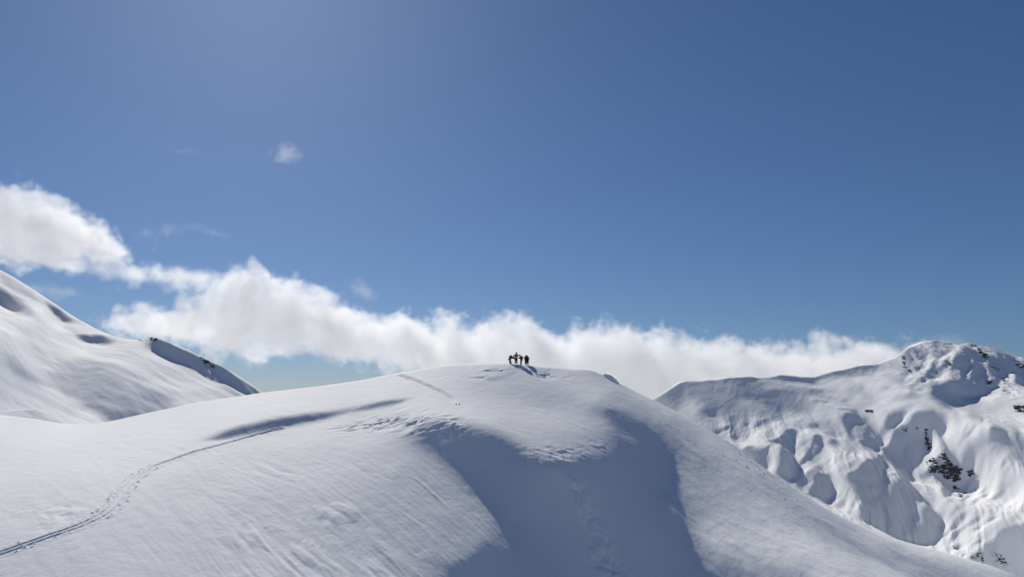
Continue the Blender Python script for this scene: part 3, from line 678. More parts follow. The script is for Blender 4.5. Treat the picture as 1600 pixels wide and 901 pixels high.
def cloud(name, label, top, bottom, dist, depth, voxel, mat, soft=40.0, rough=125.0, scale=.0105, seed=0.0, lean=0.0, group=None):
    """top / bottom: outline rows of the cloud seen from the valley; depth: thickness along the view"""
    def world(P):
        P = np.array(P, float); ph, e = pix2dir(P[:, 0], P[:, 1])
        return dist*np.tan(ph), e*dist/np.cos(ph)
    xt, zt = world(top); xb, zb = world(bottom)
    x0, x1 = min(xt.min(), xb.min()), max(xt.max(), xb.max()); xs = np.linspace(x0, x1, 40)
    T = np.interp(xs, xt, zt); B = np.interp(xs, xb, zb)
    pad = rough*1.2
    lo, hi = B.min()-pad, T.max()+pad; span = hi-lo
    ng = bpy.data.node_groups.new(name, 'GeometryNodeTree')
    ng.interface.new_socket(name="Geometry", in_out='OUTPUT', socket_type='NodeSocketGeometry')
    N, L = ng.nodes, ng.links
    def math_(op, a, b=None, c=None, clamp=False):
        n = N.new("ShaderNodeMath"); n.operation = op; n.use_clamp = clamp
        for i, v in enumerate((a, b, c)):
            if v is None: continue
            if isinstance(v, (int, float)): n.inputs[i].default_value = v
            else: L.new(v, n.inputs[i])
        return n.outputs[0]
    pos = N.new("GeometryNodeInputPosition").outputs[0]
    def noise(vec, sc, det, w, rgh=.70):
        n = N.new("ShaderNodeTexNoise"); n.noise_dimensions = '4D'; L.new(vec, n.inputs["Vector"])
        n.inputs["Scale"].default_value = sc; n.inputs["Detail"].default_value = det; n.inputs["W"].default_value = w; n.inputs["Roughness"].default_value = rgh
        return n.outputs[0]
    sep = N.new("ShaderNodeSeparateXYZ"); L.new(pos, sep.inputs[0]); px, py, pz = sep.outputs
    t = math_('DIVIDE', math_('SUBTRACT', px, float(x0)), float(x1-x0), clamp=True)
    def curve(vals):
        n = N.new("ShaderNodeFloatCurve"); c = n.mapping.curves[0]; ys = (vals-lo)/span
        c.points[0].location = (0, ys[0]); c.points[1].location = (1, ys[-1])
        for k in range(1, len(ys)-1): c.points.new(k/(len(ys)-1), float(ys[k]))
        n.mapping.use_clip = False; n.mapping.update(); L.new(t, n.inputs["Value"])
        return math_('MULTIPLY_ADD', n.outputs[0], span, lo)
    ct, cb = curve(T), curve(B)
    mid = math_('MULTIPLY', math_('ADD', ct, cb), .5); half = math_('MULTIPLY', math_('SUBTRACT', ct, cb), .5)
    # depth profile: rounder towards the back and the front
    yd = math_('DIVIDE', math_('SUBTRACT', py, float(dist)), depth*.5)
    prof = math_('SQRT', math_('MAXIMUM', math_('SUBTRACT', 1.0, math_('MULTIPLY', yd, yd)), 0.0))
    sd = math_('SUBTRACT', math_('MULTIPLY', half, prof), math_('ABSOLUTE', math_('SUBTRACT', pz, mid)))
    ex = math_('MULTIPLY', math_('MINIMUM', t, math_('SUBTRACT', 1.0, t)), float(x1-x0))     # fade at the ends
    sd = math_('MINIMUM', sd, ex)
    n1 = noise(pos, scale, 7.0, seed); n2 = noise(pos, scale*.3, 3.0, seed+9.0)
    bump = math_('ADD', math_('MULTIPLY', math_('SUBTRACT', n1, .5), 3.3*rough), math_('MULTIPLY', math_('SUBTRACT', n2, .5), 1.4*rough))
    d = math_('DIVIDE', math_('ADD', sd, bump), soft, clamp=True)
    d = math_('MULTIPLY', d, math_('MINIMUM', math_('MAXIMUM', math_('MULTIPLY', math_('SUBTRACT', n1, .33), 4.0), .07), 1.3))
    vc = N.new("GeometryNodeVolumeCube")
    mn, mx = (x0, dist-depth*.55, lo), (x1, dist+depth*.55, hi)
    vc.inputs["Min"].default_value = mn; vc.inputs["Max"].default_value = mx
    for k, ax in enumerate("XYZ"): vc.inputs["Resolution "+ax].default_value = max(8, int((mx[k]-mn[k])/voxel))
    L.new(d, vc.inputs["Density"])
    sm = N.new("GeometryNodeSetMaterial"); sm.inputs["Material"].default_value = mat
    go = N.new("NodeGroupOutput"); L.new(vc.outputs[0], sm.inputs[0]); L.new(sm.outputs[0], go.inputs[0])
    me = bpy.data.volumes.new(name); me.materials.append(mat)
    o = bpy.data.objects.new(name, me); COL.objects.link(o)
    md = o.modifiers.new("cloud", 'NODES'); md.node_group = ng
    o['label'] = label; o['category'] = 'cloud'
    if group: o['group'] = group
    return o
CLOUD = cloud_material("cloud", .011)
CLOUD_THIN = cloud_material("thin_cloud", .0042)
cloud("cloud", "long white cloud bank lying low behind the snowy hilltop",
    [(170,506),(200,498),(220,488),(260,478),(300,474),(335,468),(352,446),(372,420),(400,430),(440,436),(480,446),(510,462),(540,477),(570,486),(600,492),(650,497),(700,503),(740,507),(758,500),(790,494),(820,497),(845,508),(866,530),(878,526),(893,514),(920,509),(960,510),(1000,515),(1040,519),(1080,522),(1110,522),(1140,527),(1160,531),(1190,536),(1230,541),(1250,542),(1290,545),(1330,538),(1360,533),(1400,540),(1440,548),(1480,555)],
    [(170,512),(210,524),(240,532),(300,541),(350,556),(380,560),(400,555),(430,550),(460,546),(500,550),(530,560),(560,570),(600,576),(640,584),(700,604),(760,650),(1050,690),(1300,660),(1480,620)],
    3000.0, 480.0, 4.5, CLOUD, seed=1.0)
cloud("cloud", "ragged strip of cloud between the long bank and the puffy cloud",
    [(140,408),(175,404),(210,412),(260,412),(300,414),(340,422),(380,438)],
    [(150,434),(175,440),(230,446),(300,452),(340,454),(380,444)],
    3050.0, 220.0, 4.5, CLOUD, soft=70.0, rough=70.0, scale=.013, seed=2.3)
cloud("cloud", "white puffy cloud at the left edge above the snow slope",
    [(-150,330),(-90,318),(-30,322),(2,320),(14,304),(36,292),(60,296),(90,314),(120,328),(150,343),(170,358),(180,378),(190,396)],
    [(-150,390),(-60,394),(0,404),(40,414),(80,424),(110,416),(140,410),(168,410),(190,402)],
    3000.0, 420.0, 4.5, CLOUD, seed=4.0)
cloud("cloud", "thin lens of cloud just above the left slope",
    [(30,448),(60,440),(90,440),(120,450),(140,460)], [(30,454),(60,460),(90,466),(120,468),(140,464)],
    2900.0, 120.0, 4.0, CLOUD_THIN, soft=45.0, rough=45.0, scale=.014, seed=7.0)
cloud("cloud", "small bright scrap of cloud alone high in the blue sky",
    [(420,244),(436,228),(446,212),(456,224),(472,240)], [(420,247),(436,256),(446,268),(456,258),(472,244)],
    3000.0, 60.0, 2.5, CLOUD_THIN, soft=42.0, rough=60.0, scale=.030, seed=9.4)
cloud("cloud", "faint torn wisp rising above the shoulder of the cloud bank",
    [(528,450),(545,434),(560,436),(575,450),(590,462)], [(528,454),(545,458),(560,470),(575,474),(590,468)],
    3000.0, 80.0, 4.0, CLOUD_THIN, soft=60.0, rough=60.0, scale=.018, seed=12.0)
cloud("cloud", "two faint wisps hanging over the ragged strip of cloud",
    [(210,366),(240,358),(270,352),(300,350),(330,362),(360,364)], [(210,374),(240,376),(270,368),(300,364),(330,368),(360,374)],
    3000.0, 60.0, 4.0, CLOUD_THIN, soft=85.0, rough=75.0, scale=.02, seed=15.0)
cloud("cloud", "faintest shreds of cloud in the blue left of the small scrap",
    [(255,236),(275,230),(295,232),(320,242)], [(255,240),(275,240),(295,246),(320,248)],
    3000.0, 40.0, 4.0, CLOUD_THIN, soft=120.0, rough=70.0, scale=.024, seed=21.0)
cloud("cloud", "little veil of cloud blowing off the rocky peak",
    [(1405,545),(1430,532),(1455,528),(1480,518),(1492,512),(1505,524),(1518,536)], [(1405,556),(1430,556),(1455,552),(1480,552),(1492,552),(1505,548),(1518,544)],
    1900.0, 60.0, 2.5, CLOUD_THIN, soft=30.0, rough=26.0, scale=.03, seed=18.0)

# ---------------------------------------------------------------- materials of small things
def plain(name, col, rough=.8, spec=.12, noise_scale=40.0, var=.25):
    m = bpy.data.materials.new(name); m.use_nodes = True; nt = m.node_tree; b = nt.nodes["Principled BSDF"]
    tc = nt.nodes.new("ShaderNodeTexCoord"); n = nt.nodes.new("ShaderNodeTexNoise"); n.inputs["Scale"].default_value = noise_scale; n.inputs["Detail"].default_value = 5
    nt.links.new(tc.outputs["Object"], n.inputs[0])
    cr = nt.nodes.new("ShaderNodeValToRGB"); nt.links.new(n.outputs[0], cr.inputs[0])
    cr.color_ramp.elements[0].position = .3; cr.color_ramp.elements[1].position = .7
    cr.color_ramp.elements[0].color = tuple(c*(1-var) for c in col)+(1,); cr.color_ramp.elements[1].color = tuple(min(1, c*(1+var)) for c in col)+(1,)
    nt.links.new(cr.outputs[0], b.inputs["Base Color"]); b.inputs["Roughness"].default_value = rough; b.inputs["Specular IOR Level"].default_value = spec
    return m
def link(name, me, mat, parent=None):
    if mat and not me.materials: me.materials.append(mat)
    o = bpy.data.objects.new(name, me); COL.objects.link(o)
    if parent: o.parent = parent
    return o

# ---------------------------------------------------------------- rock outcrops and snow clods
ROCK = plain("rock", (.070, .064, .058), .9, .15, .5, .5)
def snow_on_ledges(m):
    """snow lies on whatever faces up"""
    nt = m.node_tree; b = nt.nodes["Principled BSDF"]; src = b.inputs["Base Color"].links[0].from_socket
    g = nt.nodes.new("ShaderNodeNewGeometry"); sp = nt.nodes.new("ShaderNodeSeparateXYZ"); nt.links.new(g.outputs["Normal"], sp.inputs[0])
    n = nt.nodes.new("ShaderNodeTexNoise"); n.inputs["Scale"].default_value = .8; n.inputs["Detail"].default_value = 4
    tc = nt.nodes.new("ShaderNodeTexCoord"); nt.links.new(tc.outputs["Object"], n.inputs[0])
    ad = nt.nodes.new("ShaderNodeMath"); ad.operation = 'MULTIPLY_ADD'; nt.links.new(n.outputs[0], ad.inputs[0]); ad.inputs[1].default_value = .5; nt.links.new(sp.outputs[2], ad.inputs[2])
    mr = nt.nodes.new("ShaderNodeMapRange"); nt.links.new(ad.outputs[0], mr.inputs[0]); mr.inputs[1].default_value = .98; mr.inputs[2].default_value = 1.12
    mx = nt.nodes.new("ShaderNodeMix"); mx.data_type = 'RGBA'; nt.links.new(mr.outputs[0], mx.inputs[0]); nt.links.new(src, mx.inputs[6]); mx.inputs[7].default_value = (.85, .86, .88, 1)
    nt.links.new(mx.outputs[2], b.inputs["Base Color"])
snow_on_ledges(ROCK)
def chunk(bm, p, size, rng, squash=.7):
    pts = []
    for k in range(14):
        v = Vector((rng.gauss(0, 1), rng.gauss(0, 1), rng.gauss(0, 1))); v.normalize(); v *= rng.uniform(.75, 1.15)
        pts.append(bm.verts.new(Vector(p)+Vector((v.x*size*rng.uniform(.8, 1.2), v.y*size, v.z*size*squash))))
    r = bmesh.ops.convex_hull(bm, input=pts)
    bmesh.ops.delete(bm, geom=[g for g in r['geom_interior'] if isinstance(g, bmesh.types.BMVert)], context='VERTS')
def inside(poly, u, v):
    c = False; n = len(poly)
    for k in range(n):
        (x0, y0), (x1, y1) = poly[k], poly[(k+1) % n]
        if (y0 > v) != (y1 > v) and u < x0+(v-y0)*(x1-x0)/(y1-y0): c = not c
    return c
def outcrop(poly, label, G, n, px=(1.0, 2.2), seed=1, squash=.7):
    rng = random.Random(seed); us = [p[0] for p in poly]; vs = [p[1] for p in poly]; pts = []
    tries = 0
    while len(pts) < n and tries < n*60:
        tries += 1; u, v = rng.uniform(min(us), max(us)), rng.uniform(min(vs), max(vs))
        if inside(poly, u, v): pts.append((u, v))
    Q = G.hit([p[0] for p in pts], [p[1] for p in pts]); c = Vector(Q.mean(0)); bm = bmesh.new()
    for q in Q:
        s = (2.7 if rng.random() < .4 else 1.4)*rng.uniform(*px)*math.hypot(q[0], q[1])/F_PX
        chunk(bm, Vector(q)-c, s, rng, squash)
    me = bpy.data.meshes.new("rock_outcrop"); bm.to_mesh(me); bm.free()
    o = bpy.data.objects.new("rock_outcrop", None); COL.objects.link(o); o.location = c
    me.name = "rocks"; r = link("rocks", me, ROCK, o); r['kind'] = 'stuff'
    o['label'] = label; o['category'] = 'rock outcrop'; o['group'] = 'dark rock showing through the snow'
    return o
def conv(pts, ox, oy, k): return [(ox+x/k, oy+y/k) for x, y in pts]
def box(u, v, w, h): return [(u-w, v-h), (u+w, v-h), (u+w, v+h), (u-w, v+h)]
k7 = 7.975
outcrop(conv([(570,70),(620,60),(640,130),(720,200),(820,250),(830,280),(800,340),(700,380),(600,370),(560,310),(500,300),(380,280),(400,230),(470,210),(560,230),(600,200),(580,150)],1400,700,k7), "largest patch of dark broken rock, mid-slope on the right mountain", RG, 190, (.7, 1.7), 1)
outcrop(conv([(350,190),(440,105),(470,120),(530,185),(500,195),(450,160),(380,200)],1400,700,k7), "thin rock rib along the upper left rim of the largest rock patch", RG, 24, (.6, 1.2), 2)
outcrop(conv([(885,285),(975,275),(960,320),(920,345)],1400,700,k7), "small dark rock knob at the right end of the largest rock patch", RG, 22, (.6, 1.4), 3)
outcrop(conv([(690,395),(810,370),(800,400),(720,420)],1400,700,k7), "short line of rocks just under the largest rock patch", RG, 10, (.5, 1.1), 4)
outcrop(conv([(705,480),(740,470),(800,505),(730,510)],1400,700,k7), "small rock pile in the shaded hollow under the largest rock patch", RG, 14, (.5, 1.2), 5)
outcrop(conv([(780,580),(850,550),(890,520),(880,550),(800,610)],1400,700,k7), "brownish rock step on the bright lower slope of the right mountain", RG, 20, (.5, 1.2), 6)
outcrop(conv([(1010,255),(1040,270),(1150,380),(1140,410),(1090,390),(1030,310)],1400,510,k7), "dark rock rib slanting down from the summit ridge", RG, 46, (.5, 1.3), 7)
outcrop(conv([(1120,690),(1160,660),(1190,700),(1190,720),(1130,715)],1400,510,k7), "rock spur at the foot of the bright summit rib", RG, 22, (.5, 1.2), 8)
outcrop(conv([(1150,470),(1190,490),(1330,540),(1330,555),(1250,550),(1160,500)],1400,510,k7), "scattered rocks in the shaded face beside the summit rib", RG, 16, (.5, 1.0), 9)
outcrop(conv([(70,370),(100,350),(110,440),(110,540),(190,540),(170,555),(100,545),(80,450)],1400,510,k7), "rocky left edge of the summit block", RG, 26, (.4, 1.0), 10)
outcrop(conv([(1490,460),(1560,470),(1620,500),(1620,530),(1560,515),(1520,500)],1400,510,k7), "rocks on the shaded face at the right edge of the picture", RG, 20, (.5, 1.2), 11)
outcrop(conv([(600,400),(650,420),(690,490),(680,510),(640,460)],1400,510,k7), "faint rocks in the gully under the middle of the summit", RG, 12, (.4, .9), 12)
outcrop(conv([(910,205),(1000,230),(1010,255),(940,260)],1400,510,k7), "rocks on the crest where the summit ridge breaks", RG, 14, (.4, .9), 13)
outcrop(conv([(1320,620),(1440,620),(1560,860),(1480,880),(1330,840)],1400,510,k7), "small rocks dotting the bright horn below the ridge", RG, 14, (.5, 1.1), 14)
outcrop(box(1592,638,8,5), "dark rock outcrop at the foot of the bright horn", RG, 34, (.6, 1.4), 15)
outcrop(box(1358,642,5,1.6), "tiny black rock on the mid-slope left of the bowl", RG, 8, (.5, 1.1), 16)
outcrop(box(1410,671,9,2.5), "rocks along the lit lip on the left of the shaded bowl", RG, 12, (.4, 1.0), 17)
outcrop(box(1434,669,4,2), "two small rocks inside the shaded bowl", RG, 5, (.5, 1.0), 18)
outcrop(conv([(925,390),(945,400),(960,560),(1030,570),(970,650),(940,620),(930,500)],1330,620,k7), "dark rock column beside the bright snow rib in the bowl", RG, 36, (.5, 1.2), 19)
outcrop(conv([(920,640),(1060,570),(1070,590),(1100,690),(1020,650)],1400,790,8), "rocks along the shadow edge at the lower right corner", RG, 18, (.4, 1.0), 20)
outcrop(conv([(1120,590),(1250,560),(1480,730),(1330,770),(1290,740),(1180,640)],1400,790,8), "scattered rocks in the shaded slope at the lower right corner", RG, 26, (.4, .9), 21)
outcrop(conv([(700,490),(750,520),(740,540),(710,520)],1400,790,8), "small rock by the hollow low on the bright slope", RG, 8, (.5, 1.0), 22)
outcrop(conv([(240,130),(330,128),(345,150),(320,165),(270,150)],200,510,7.268), "dark rock cap on the top of the left mountain's far ridge", LG, 26, (.5, 1.1), 23)
outcrop(conv([(110,158),(190,138),(250,150),(200,158),(140,163)],200,510,7.268), "thin dark rock edge left of the rock cap on the left mountain", LG, 14, (.35, .8), 24)
outcrop(conv([(815,335),(860,360),(910,400),(990,450),(985,472),(940,465),(890,440),(840,380)],200,510,7.268), "dark rock band notched into the left mountain's far ridge", LG, 46, (.5, 1.1), 25)

# snow clods on the right flank of the hill
def clods():
    rng = random.Random(5); bm = bmesh.new(); pts = []
    for k in range(70):
        t = rng.random(); pts.append((1148+t*95+rng.gauss(0, 9), 706+t*66+rng.gauss(0, 6)))
    Q = H.hit([p[0] for p in pts], [p[1] for p in pts])
    for q in Q: chunk(bm, Vector(q)+Vector((0, 0, .02)), rng.uniform(.05, .17), rng, .8)
    me = bpy.data.meshes.new("snow_clods"); bm.to_mesh(me); bm.free()
    o = link("snow_clods", me, SNOW); o['kind'] = 'stuff'; return o
clods()

# cornice: an undercut lip of snow on the skyline right of the people
def crest(u, back=0.0):
    """ground point on the skyline under a photo column"""
    ph = float(pix2dir(u, 569.0)[0]); rr = np.linspace(100, 135, 701); z = H.z(rr*np.sin(ph), rr*np.cos(ph)); t = z/rr; k = int(np.argmax(t > t.max()-.0011)); r = rr[k]+back
    return (r*math.sin(ph), r*math.cos(ph), float(H.z(r*math.sin(ph), r*math.cos(ph)))-.02)
def cornice(path, label):
    q = np.array([crest(u, .6) for u in path])+np.array([0, 0, .05]); n = 30; c = Vector(q.mean(0)); bm = bmesh.new(); rows = []
    t = np.linspace(0, 1, n); ctrl = np.linspace(0, 1, len(q)); rng = random.Random(2)
    for k in range(n):
        p = Vector([np.interp(t[k], ctrl, q[:, i]) for i in range(3)])-c
        e = math.sin(math.pi*min(1, max(0, t[k])))**.5; j = rng.uniform(-.06, .06)
        prof = [(2.0, -.3), (1.2, .30*e), (.3, .55*e+j), (-.5*e, .50*e+j), (-.9*e+j, .22*e), (-.8*e, -.15*e), (-.3, -.75*e+j), (.1, -1.25*e), (2.0, -1.8)]
        rows.append([bm.verts.new(p+Vector((0, a, b))) for a, b in prof])
    for k in range(n-1):
        for i in range(len(rows[0])-1): bm.faces.new((rows[k][i], rows[k+1][i], rows[k+1][i+1], rows[k][i+1]))
    for r in (rows[0], rows[-1]): bm.faces.new(r)
    bmesh.ops.recalc_face_normals(bm, faces=bm.faces)
    me = bpy.data.meshes.new("snow_cornice"); bm.to_mesh(me); bm.free()
    for f in me.polygons: f.use_smooth = True
    o = link("snow_cornice", me, SNOW); o.location = c
    o['label'] = label; o['category'] = 'snow cornice'; return o
cornice((941, 949, 957, 966), "undercut snow cornice on the skyline right of the people")

# ---------------------------------------------------------------- people
def skin(name, pts, edges, mat, parent, root=0, sub=2):
    bm = bmesh.new(); ly = bm.verts.layers.skin.verify(); vs = []
    for (x, y, z, r) in pts:
        v = bm.verts.new((x, y, z)); v[ly].radius = (r, r); v[ly].use_root = False; vs.append(v)
    vs[root][ly].use_root = True
    for a, b in edges: bm.edges.new((vs[a], vs[b]))
    me = bpy.data.meshes.new(name); bm.to_mesh(me); bm.free()
    o = link(name, me, mat, parent)
    m = o.modifiers.new("skin", 'SKIN'); m.use_smooth_shade = True
    if sub: s = o.modifiers.new("sub", 'SUBSURF'); s.levels = s.render_levels = sub
    return o
def lerp(a, b, t): return tuple(a[i]+(b[i]-a[i])*t for i in range(3))
def add(a, *b): return tuple(a[i]+sum(c[i] for c in b) for i in range(3))
def lathe(name, prof, seg, mat, parent, at, tilt=(0, 0, 0), sq=(1, 1)):
    bm = bmesh.new(); R = Matrix.Rotation(tilt[2], 3, 'Z') @ Matrix.Rotation(tilt[0], 3, 'X'); rows = []
    for r, z in prof:
        rows.append([bm.verts.new(Vector(at)+R @ Vector((r*sq[0]*math.cos(2*math.pi*k/seg), r*sq[1]*math.sin(2*math.pi*k/seg), z))) for k in range(seg)])
    for a, b in zip(rows, rows[1:]):
        for k in range(seg): bm.faces.new((a[k], a[(k+1) % seg], b[(k+1) % seg], b[k]))
    bm.faces.new(rows[0][::-1]); bm.faces.new(rows[-1])
    me = bpy.data.meshes.new(name); bm.to_mesh(me); bm.free()
    for f in me.polygons: f.use_smooth = True
    return link(name, me, mat, parent)
def glove(parent, mat, wrist, elbow, side):
    d = Vector(wrist)-Vector(elbow); d.normalize()
    s = d.cross(Vector((0, 0, 1)));
    if s.length < .1: s = Vector((1, 0, 0))
    s.normalize(); n = s.cross(d)
    P = [(*wrist, .034), (*(Vector(wrist)+d*.05), .036), (*(Vector(wrist)+d*.09), .034)]; E = [(0, 1), (1, 2)]
    for k, (o, l) in enumerate(((-.032, .062), (-.011, .074), (.011, .070), (.032, .054))):
        b = Vector(wrist)+d*.10+s*o; m = b+d*l*.55-n*.008; t = m+d*l*.45-n*.02; i = len(P)
        P += [(*b, .012), (*m, .011), (*t, .009)]; E += [(2, i), (i, i+1), (i+1, i+2)]
    b = Vector(wrist)+d*.045-s*.036*side; m = b+d*.03-s*.02*side; t = m+d*.03; i = len(P)
    P += [(*b, .014), (*m, .013), (*t, .010)]; E += [(1, i), (i, i+1), (i+1, i+2)]
    return skin("glove", P, E, mat, parent, 1, 1)

SKIN_C = plain("skin", (.45, .30, .22), .6); BLACK = plain("black_fabric", (.008, .008, .009)); NAVY = plain("navy_fabric", (.008, .010, .018)); MAROON = plain("maroon_fabric", (.022, .007, .009))
GREEN = plain("dark_green_fabric", (.009, .014, .012)); OLIVE = plain("olive_fabric", (.030, .031, .022)); HELM = plain("helmet_shell", (.010, .010, .011), .5, .3); WHITE = plain("white_fabric", (.75, .76, .78)); DKRED = plain("dark_red_fabric", (.05, .010, .014)); BOOT = plain("boot_plastic", (.010, .010, .010), .45)

def person(label, at, heading, J, jacket, trousers, pack=None, scale=1.0, sleeves=None, chest_patch=None):
    """J: joints in metres, x to the person's right, y forward, z up"""
    root = bpy.data.objects.new("person", None); COL.objects.link(root)
    root.location = at; root.rotation_euler = (0, 0, heading); root.scale = (scale,)*3
    root['label'] = label; root['category'] = 'person'; root['group'] = 'skiers standing on the summit of the snowy hill'
    pel, ch, nk, hd = J['pelvis'], J['chest'], J['neck'], J['head']
    ab = lerp(pel, ch, .5); P = []; E = []
    def v(p, r): P.append((*p, r)); return len(P)-1
    # one continuous body
    i_p = v(pel, .135); i_a = v(ab, .125); i_c = v(ch, .145); i_n = v(nk, .055); i_h0 = v(lerp(nk, hd, .6), .075); i_h = v(hd, .098); i_t = v(add(hd, tuple(.75*(hd[k]-nk[k])*.6 for k in range(3))), .07)
    E += [(i_p, i_a), (i_a, i_c), (i_c, i_n), (i_n, i_h0), (i_h0, i_h), (i_h, i_t)]
    face = J['face']; i_f = v(add(hd, tuple(.085*f for f in face), (0, 0, -.02)), .028); E.append((i_h, i_f))
    for s in 'LR':
        a = [v(J['sh'+s], .062), v(J['el'+s], .046), v(J['wr'+s], .032)]; E += [(i_c, a[0]), (a[0], a[1]), (a[1], a[2])]
        l = [v(J['hip'+s], .09), v(J['kn'+s], .062), v(J['an'+s], .045), v(J['toe'+s], .040)]; E += [(i_p, l[0]), (l[0], l[1]), (l[1], l[2]), (l[2], l[3])]
    skin("body", P, E, SKIN_C, root)
    # jacket
    P, E = [], []
    i_p = v(add(pel, (0, 0, .02)), .195); i_a = v(ab, .190); i_c = v(ch, .215); i_n = v(lerp(ch, nk, .85), .105); E += [(i_p, i_a), (i_a, i_c), (i_c, i_n)]
    for s in 'LR':
        a = [v(J['sh'+s], .105), v(lerp(J['sh'+s], J['el'+s], .5), .090), v(J['el'+s], .082), v(J['wr'+s], .060)]; E += [(i_c, a[0]), (a[0], a[1]), (a[1], a[2]), (a[2], a[3])]
    skin("jacket", P, E, jacket, root)
    # trousers
    P, E = [], []; i_p = v(pel, .175)
    for s in 'LR':
        l = [v(J['hip'+s], .135), v(lerp(J['hip'+s], J['kn'+s], .5), .120), v(J['kn'+s], .102), v(lerp(J['kn'+s], J['an'+s], .6), .098), v(add(J['an'+s], (0, 0, .06)), .095)]
        E += [(i_p, l[0])]+[(l[k], l[k+1]) for k in range(4)]
    skin("trousers", P, E, trousers, root)
    for s, sd in (('L', -1), ('R', 1)):
        glove(root, BLACK, J['wr'+s], J['el'+s], sd)
        an, to = J['an'+s], J['toe'+s]; hl = add(an, tuple(-.25*(to[k]-an[k]) for k in range(2))+(-.02,))
        skin("boot", [(*add(an, (0, 0, .12)), .068), (*an, .062), (*hl, .050), (*lerp(an, to, .6), .052), (*to, .042)], [(0, 1), (1, 2), (1, 3), (3, 4)], BOOT, root, 1)
    # helmet and goggles
    ax = Vector(hd)-Vector(nk); tilt = math.atan2(ax.y, ax.z)
    prof = [(.140, -.06), (.152, .0), (.150, .06), (.125, .115), (.075, .150), (.012, .162)]
    lathe("helmet", prof, 18, HELM, root, hd, (-tilt*.7, 0, 0), (.95, 1.1))
    fv = Vector(face).normalized(); sv = Vector((fv.y, -fv.x, 0)); c = Vector(hd)+fv*.10+Vector((0, 0, .012))
    skin("goggles", [(*(c-sv*.07-fv*.03), .028), (*(c-sv*.03), .032), (*(c+sv*.03), .032), (*(c+sv*.07-fv*.03), .028)], [(0, 1), (1, 2), (2, 3)], BOOT, root, 1, 1)
    if pack:
        up = Vector(ch)-Vector(pel); up.normalize(); bk = Vector((0, -1, 0)); bk -= up*bk.dot(up); bk.normalize()
        c = Vector(ab)+up*.10+bk*.27; bm = bmesh.new(); bmesh.ops.create_cube(bm, size=1)
        R = Matrix((Vector((1, 0, 0)), -bk, up)).transposed()
        for w in bm.verts: w.co = c+R @ Vector((w.co.x*.33*(1-.2*(w.co.z > 0)), w.co.y*.24, w.co.z*.54))
        bmesh.ops.bevel(bm, geom=bm.edges[:], offset=.05, segments=3, affect='EDGES', profile=.6)
        me = bpy.data.meshes.new("backpack"); bm.to_mesh(me); bm.free()
        for f in me.polygons: f.use_smooth = True
        b = link("backpack", me, pack, root)
        for sx in (-1, 1):
            a = Vector(c)+Vector((sx*.11, 0, 0))
            skin("strap", [(*(a+up*.22), .018), (*(a+up*.24-bk*.22), .020), (*(a+up*.10-bk*.42), .020), (*(a-up*.16-bk*.34), .016)], [(0, 1), (1, 2), (2, 3)], BLACK, b, 0, 1)
    if chest_patch:
        p = chest_patch; skin("map_sheet", [(*p, .07), (*add(p, (.06, .01, -.10)), .09), (*add(p, (.02, .01, -.2)), .06)], [(0, 1), (1, 2)], WHITE, root, 1, 1)
    return root

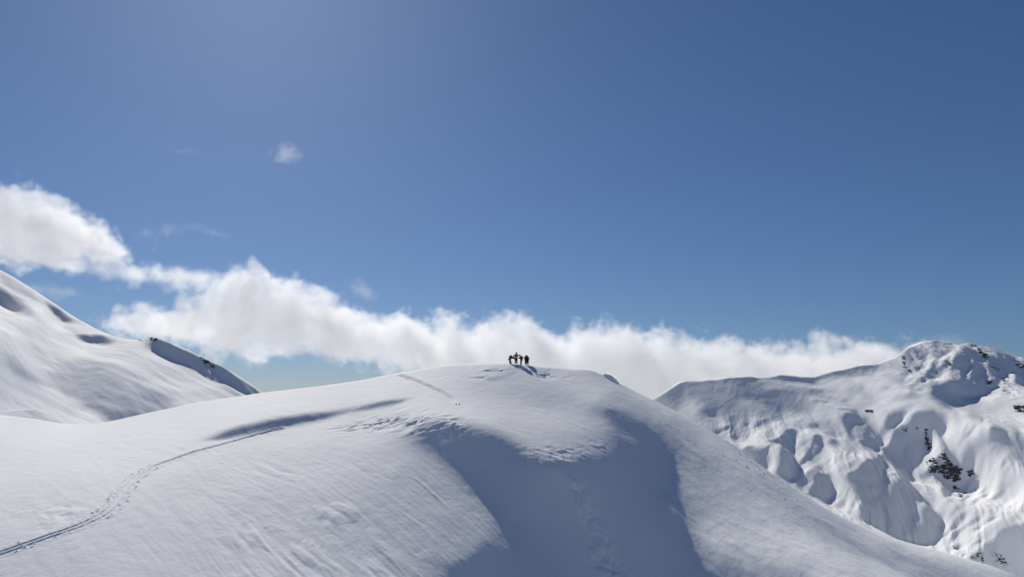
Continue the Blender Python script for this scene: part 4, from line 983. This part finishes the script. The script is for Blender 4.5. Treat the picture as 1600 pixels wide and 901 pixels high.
def legs(spread=.12, fw=0.0, bend=.04, pz=.92, py=0.0):
    d = {}
    for s, x in (('L', -1), ('R', 1)):
        f = fw*x
        d['hip'+s] = (x*.10, py, pz-.06); d['kn'+s] = (x*(spread*.9), py*.5+f*.5+bend, pz*.52); d['an'+s] = (x*spread, f-.02, .10); d['toe'+s] = (x*(spread+.03), f+.17, .05)
    return d
stand = dict(pelvis=(0, 0, .94), chest=(0, .02, 1.34), neck=(0, .03, 1.52), head=(0, .06, 1.66), face=(0, 1, -.1), shL=(-.20, .01, 1.43), shR=(.20, .01, 1.43), **legs())
bent = dict(pelvis=(0, -.16, .84), chest=(0, .24, 1.02), neck=(0, .40, 1.05), head=(0, .53, 1.06), face=(0, .8, -.6), shL=(-.19, .30, 1.06), shR=(.19, .30, 1.06),
            elL=(-.22, .50, .88), elR=(.20, .52, .88), wrL=(-.10, .74, .82), wrR=(.10, .74, .80), **legs(.13, .10, .09, .84, -.16))
p2 = dict(stand, pelvis=(0, 0, .96), chest=(.02, .0, 1.38), neck=(.0, .03, 1.55), head=(-.04, .06, 1.69), shL=(-.21, .02, 1.47), shR=(.22, .0, 1.46),
          elL=(-.34, .12, 1.25), wrL=(-.12, .26, 1.24), elR=(.40, .05, 1.22), wrR=(.30, .20, 1.04))
p3 = dict(pelvis=(0, -.06, .90), chest=(0, .06, 1.28), neck=(0, .13, 1.45), head=(0, .20, 1.57), face=(0, 1, -.35), shL=(-.19, .07, 1.37), shR=(.19, .07, 1.37),
          elL=(-.22, .30, 1.17), wrL=(-.10, .55, 1.08), elR=(.22, .28, 1.16), wrR=(.10, .54, 1.06), **legs(.11, .05, .05, .90, -.06))
p4 = dict(stand, head=(0, .10, 1.64), face=(0, 1, -.4), elL=(-.28, .06, 1.15), wrL=(-.20, .24, 1.02), elR=(.28, .06, 1.15), wrR=(.20, .24, 1.02))
p5 = dict(stand, head=(0, .10, 1.65), face=(.2, 1, -.3), elL=(-.29, .04, 1.16), wrL=(-.24, .16, .95), elR=(.29, .02, 1.16), wrR=(.26, .14, .94))
EAST, WEST, SOUTH, NORTH = -math.pi/2, math.pi/2, math.pi, 0.0
person("person bent forward, leftmost, reaching towards the tall one in dark red sleeves", crest(797.5, 1.4), EAST, bent, DKRED, BLACK, BLACK)
person("tallest person, upright in dark green jacket and olive trousers with something white", crest(806.5, 1.2), SOUTH, p2, GREEN, OLIVE, None, 1.03, chest_patch=(-.10, .28, 1.42))
person("person in navy leaning left with an arm out to the tallest one", crest(814.0, .1), WEST, p3, NAVY, NAVY, NAVY, .96)
person("person in dark maroon standing apart on the right of the group", crest(821.8, .7), SOUTH, p4, MAROON, MAROON, None, .90)
person("person in black and maroon close behind the maroon-clad one", crest(824.2, 1.2), NORTH, p5, MAROON, BLACK, BLACK, .87)
